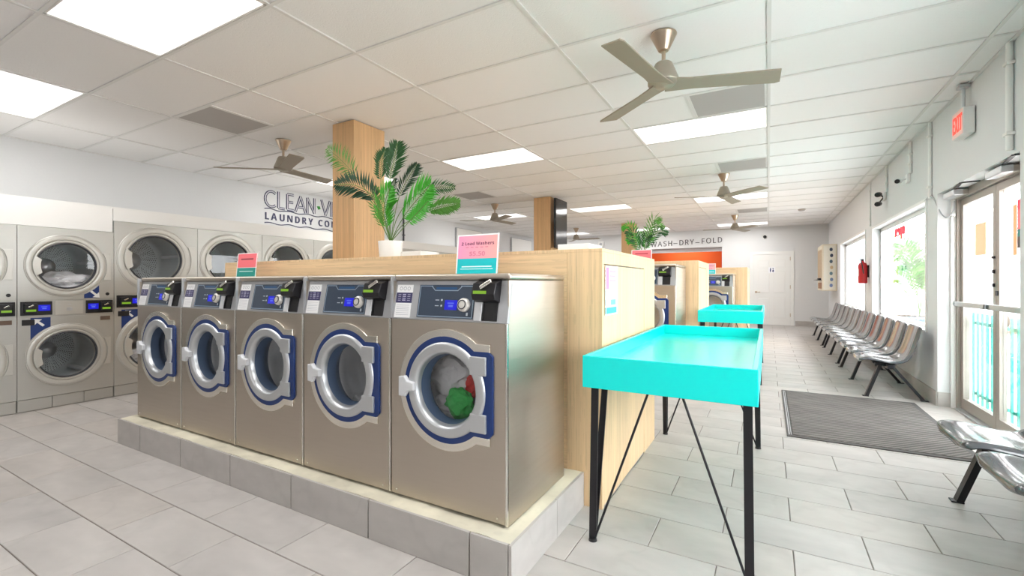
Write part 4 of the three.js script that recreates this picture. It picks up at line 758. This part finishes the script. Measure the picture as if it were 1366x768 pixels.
// ---------------------------------------------------------------- conduits, cameras, small wall things
{
  const cond = (label, Z, y0, y1, r = 0.016) => { const t = thing('conduit', label, 'conduit', [WALL_R - r, y0, -Z]); part('pipe', cyl([0, 0, 0], [0, y1 - y0 - 0.01, 0], r, r, 12), M.whiteGloss, t); part('clip', [bx(-r - 0.004, r, 0.1, 0.12, -r - 0.012, r + 0.012), bx(-r - 0.004, r, y1 - y0 - 0.16, y1 - y0 - 0.14, -r - 0.012, r + 0.012)], M.white, t); return t; };
  cond('white conduit on the wall between the window and the doors', 6.1, 2.06, CEIL); cond('white conduit above the near door closer', 4.34, 2.1, CEIL, 0.02);
  cond('short white conduit over the bullet camera', 6.83, 2.47, CEIL); cond('white conduit over the double camera', 8.05, 2.47, CEIL); cond('thin white conduit over the wall pier between the windows', 9.25, 2.12, CEIL, 0.012);
  const cam = (label, Z, y, dark) => {
    const t = thing('security_camera', label, 'camera', [WALL_R, y, -Z]);
    part('mount', bx(-0.03, -0.001, -0.05, 0.05, -0.05, 0.05, 0.006), M.whiteGloss, t);
    const heads = dark ? [[-0.09, 0.04, 0.05, 0.5], [-0.09, -0.09, 0.04, -0.3]] : [[-0.11, -0.02, 0.03, 0.2]];
    for (const [x, yy, z, a] of heads) { const h = part('camera_body', cyl([x + 0.02, yy, z - 0.05], [x - 0.02, yy - 0.02, z + 0.07], 0.034, 0.034, 16), dark ? M.black : M.whiteGloss, t); part('lens', cyl([x - 0.02, yy - 0.02, z + 0.07], [x - 0.024, yy - 0.022, z + 0.082], 0.026, 0.024, 16), M.black, h); }
    part('arm', heads.map(([x, yy, z]) => cyl([-0.02, 0, 0], [x + 0.01, yy, z - 0.03], 0.01, 0.01, 8)), dark ? M.black : M.whiteGloss, t);
  };
  cam('white bullet security camera on the wall over the window', 6.95, 2.43, false); cam('black double-headed security camera on the wall over the window', 8.2, 2.42, true);
  const ext1 = thing('fire_extinguisher', 'red fire extinguisher hanging on the wall pier between the windows', 'extinguisher', [1.36, 1.2, -9.42]);
  part('cylinder', latheY([[0, 0], [0.05, 0], [0.062, 0.012], [0.062, 0.29], [0.05, 0.33], [0.022, 0.35], [0.02, 0.37], [0, 0.37]], 28), M.red, ext1);
  part('label', (() => { const g = new THREE.CylinderGeometry(0.0628, 0.0628, 0.12, 16, 1, true, Math.PI * 0.85, Math.PI * 0.8); g.translate(0, 0.18, 0); return g; })(), std({ color: rgb(236, 214, 206), roughness: 0.5, side: THREE.DoubleSide }), ext1);
  part('valve', [cyl([0, 0.37, 0], [0, 0.4, 0], 0.016, 0.016, 12), bx(-0.06, 0.02, 0.395, 0.405, -0.01, 0.01), bx(-0.07, 0.01, 0.425, 0.435, -0.01, 0.01)], M.blackMetal, ext1);
  part('hose', tube([[0, 0.385, 0.01], [-0.03, 0.39, 0.06], [-0.02, 0.3, 0.085], [0, 0.16, 0.075]], 0.008, 20, 6), M.black, ext1); part('wall_bracket', bx(0.05, 0.081, 0.1, 0.3, -0.02, 0.02), M.black, ext1);
  const v = thing('vending_machine', 'cream wall-hung soap vending machine in the corner by the far window', 'vending machine', [WALL_R, 1.02, -13.95]);
  part('cabinet', bx(-0.3, -0.002, 0, 1.13, -0.6, 0.55, 0.008), std({ color: rgb(232, 222, 200), roughness: 0.5 }), v);
  part('side_panel', bx(-0.27, -0.03, 0.03, 1.1, 0.55, 0.553), std({ color: rgb(238, 234, 222), roughness: 0.5 }), v);
  const tones = [[70, 80, 100], [60, 70, 92], [86, 104, 120], [216, 190, 150], [110, 140, 150], [120, 140, 180], [120, 140, 190]]; for (let k = 0; k < 7; k++) part('product_sticker', ext((() => { const s = new THREE.Shape(); s.absellipse(-0.12 + 0.01 * (k % 2), 1.0 - k * 0.145, 0.032, 0.042, 0, Math.PI * 2); return s; })(), 0.001, 0.5532, 0), std({ color: rgb(...tones[k]), roughness: 0.5 }), v);
  for (let k = 0; k < 5; k++) part('product_window', bx(-0.303, -0.298, 0.32, 1.02, -0.55 + k * 0.21, -0.38 + k * 0.21), std({ color: rgb(206, 176, 134), roughness: 0.3 }), v);
  part('coin_tray', [bx(-0.42, -0.3, 0.255, 0.27, -0.2, 0.45), bx(-0.36, -0.3, 0.27, 0.31, 0.0, 0.3)], M.blackMetal, v); part('delivery_flap', bx(-0.305, -0.298, 0.05, 0.2, -0.4, 0.45), std({ color: rgb(160, 110, 70), roughness: 0.5 }), v);
  const sd = thing('smoke_detector', 'small round smoke detector on the ceiling near the windows', 'smoke detector', [0.64, CEIL + 0.002, -11.9]); part('body', latheY([[0, 0], [0.075, 0], [0.072, -0.02], [0.05, -0.035], [0, -0.037]], 28), std({ color: rgb(190, 182, 172), roughness: 0.6 }), sd); part('vent_ring', latheY([[0.055, -0.032], [0.058, -0.039], [0.048, -0.039], [0.046, -0.034]], 24), M.panelGrey, sd);
  const dc = thing('dome_camera', 'small dark dome camera on the back wall beside the lettering', 'camera', [-0.09, 2.53, -(BACK - 0.001)]); part('base', cyl([0, 0.03, 0], [0, 0.03, 0.03], 0.06, 0.055, 20), M.white, dc); part('dome', (() => { const g = new THREE.SphereGeometry(0.045, 20, 12); g.translate(0, 0.02, 0.04); return g; })(), M.black, dc);
  const box = thing('wall_box', 'small white alarm box high on the back wall beside a column', 'alarm box', [-5.0, 2.45, -(BACK - 0.001)]); part('case', bx(-0.09, 0.09, 0, 0.18, 0, 0.06, 0.01), M.whiteGloss, box); part('horn', lathe([[0, 0.07], [0.03, 0.066], [0.05, 0.062]], 0, 0.09, 0, 20), M.panelGrey, box);
  single('hanging_cable', tube([[WALL_R - 0.008, 2.06, -6.35], [WALL_R - 0.012, 2.07, -6.05], [WALL_R + 0.03, 1.86, -5.9], [1.5, 1.83, -5.88], [1.545, 1.9, -5.872], [1.55, 1.985, -5.875]], 0.006, 40, 6), M.panelGrey, 'thin grey cable looping from the conduit to the door frame', 'cable');
  single('cable_box', bx(1.53, 1.56, 1.84, 1.87, -5.904, -5.87, 0.004), M.white, 'small white sensor box on the door jamb below the cable loop', 'sensor');
  // outlines on the far part of the dryer-side wall
  [[10.02, 11.25], [13.05, 14.5]].forEach(([a, b], n) => { const c = thing('wall_panel', ['white boxed wall panel with a dark edge behind the pink price sign', 'white boxed wall panel with a dark edge beside the screen column'][n], 'panel', [WALL_L, 0, -(a + b) / 2]); const h = (b - a) / 2; part('face', bx(0.001, 0.06, 0, 2.7, -h, h), M.white, c); part('edge_strip', [bx(0.001, 0.064, 2.7, 2.712, -h - 0.012, h + 0.012), bx(0.001, 0.064, 0, 2.7, h, h + 0.012), bx(0.001, 0.064, 0, 2.7, -h - 0.012, -h)], M.panelGrey, c); });
  const pc = thing('conduit', 'thin dark pipe running up the wall behind the palm', 'conduit', [WALL_L + 0.02, 2.012, -8.0]); part('pipe', cyl([0, 0, 0], [0, CEIL - 2.02, 0], 0.018, 0.018, 10), M.darkGrey, pc); part('clip', bx(-0.018, 0.022, 0.3, 0.32, -0.03, 0.03), M.darkGrey, pc);
}
// ---------------------------------------------------------------- outdoors
{
  const paving = std({ map: dataTex(256, 256, (u, v) => { const k = 0.9 + 0.18 * fbm(u, v, 8, 8, 4, 51); return [206 * k, 204 * k, 200 * k]; }, true, 0.3, 0.3), roughness: 0.9 });
  struct('ground', rb(1.66, 60, -0.2, -0.02, -30, 70), paving);
  const p = thing('pavilion_pillar', 'pale grey square pillar outdoors beyond the glass doors', 'pillar', [2.75, -0.02, -9.2]); part('shaft', bx(-0.15, 0.15, 0.1, 3.3, -0.15, 0.15, 0.01), std({ color: rgb(214, 219, 224), roughness: 0.8 }), p); part('base', bx(-0.19, 0.19, 0, 0.1, -0.19, 0.19, 0.01), paving, p);
  const bl = thing('building', 'pale low building across the paving beyond the windows', 'building', [14, -0.02, -44]); const bm = std({ color: rgb(226, 226, 224), roughness: 0.9 });
  part('wall', bx(-12, 12, 0, 4.2, -6, 0), bm, bl); part('roof_edge', bx(-12.3, 12.3, 4.2, 4.6, -6.2, 0.4), std({ color: rgb(200, 204, 206), roughness: 0.8 }), bl);
  for (let k = 0; k < 6; k++) { const w = part('window', bx(-10.5 + k * 3.7, -8.5 + k * 3.7, 1.0, 2.8, 0, 0.05), M.white, bl); part('pane', bx(-10.4 + k * 3.7, -8.6 + k * 3.7, 1.1, 2.7, 0.05, 0.06), std({ color: rgb(170, 186, 200), roughness: 0.15 }), w); }
  const wl = thing('garden_wall', 'pale blue-grey wall standing outdoors past the far window', 'wall', [2.9, -0.02, -21]); part('panel', bx(-0.6, 0.9, 0, 3.4, -0.1, 0.1), std({ color: rgb(196, 206, 216), roughness: 0.9 }), wl); part('coping', bx(-0.65, 0.95, 3.4, 3.5, -0.15, 0.15), paving, wl);
  const pl = thing('palm_planter', 'leafy palm in a blue-grey planter outside the large window', 'plant', [2.8, -0.02, -12.7]);
  part('planter', [bx(-0.42, 0.42, 0, 0.5, -0.3, 0.3, 0.02), bx(-0.45, 0.45, 0.46, 0.52, -0.33, 0.33, 0.01)], std({ color: rgb(128, 146, 164), roughness: 0.6 }), pl); part('soil', bx(-0.4, 0.4, 0.5, 0.53, -0.28, 0.28), std({ color: rgb(80, 66, 52), roughness: 1 }), pl);
  for (let k = 0; k < 17; k++) { const a = k * 2.4, r = rr(0.3, 0.6), h = rr(0.9, 1.8); frond(pl, [[0, 0.5, 0], [Math.cos(a) * r * 0.2, 0.5 + h * 0.5, Math.sin(a) * r * 0.2], [Math.cos(a) * r * 0.65, 0.5 + h * 0.9, Math.sin(a) * r * 0.65], [Math.cos(a) * r * 1.15, 0.5 + h * 0.8, Math.sin(a) * r * 1.15]], 0.3, 0.3, 22, greens[2 - k % 3], [-1, 0.4, 1], 0.03); }
  // parked car
  const c = thing('parked_car', 'pale car parked outdoors beyond the near glass door', 'car', [5.6, -0.02, -16.2], 0.35);
  const body = poly([[-2.1, 0.3], [-2.1, 0.75], [-1.95, 0.9], [-1.2, 0.98], [-0.6, 1.42], [0.7, 1.46], [1.35, 1.0], [2.0, 0.88], [2.1, 0.6], [2.1, 0.3]]), cg = ext(body, 1.6, -0.8, 0.05); part('body', cg, std({ color: rgb(206, 212, 220), roughness: 0.25, metalness: 0.3 }), c);
  const win = poly([[-1.05, 1.0], [-0.55, 1.36], [0.1, 1.38], [0.1, 1.0]]), win2 = poly([[0.17, 1.0], [0.17, 1.38], [0.66, 1.38], [1.15, 1.0]]), dk = std({ color: rgb(110, 136, 170), roughness: 0.1 }); for (const w of [win, win2]) part('side_window', [ext(w, 0.01, 0.852), ext(w, 0.01, -0.862)], dk, c);
  for (const x of [-1.35, 1.35]) for (const z of [-0.78, 0.78]) { const w = part('wheel', cyl([x, 0.32, z - 0.1], [x, 0.32, z + 0.1], 0.32, 0.32, 24), M.black, c); part('hub_cap', cyl([x, 0.32, z - 0.11], [x, 0.32, z + 0.11], 0.18, 0.18, 16), M.alu, w); }
}
renderer.render(scene, camera);
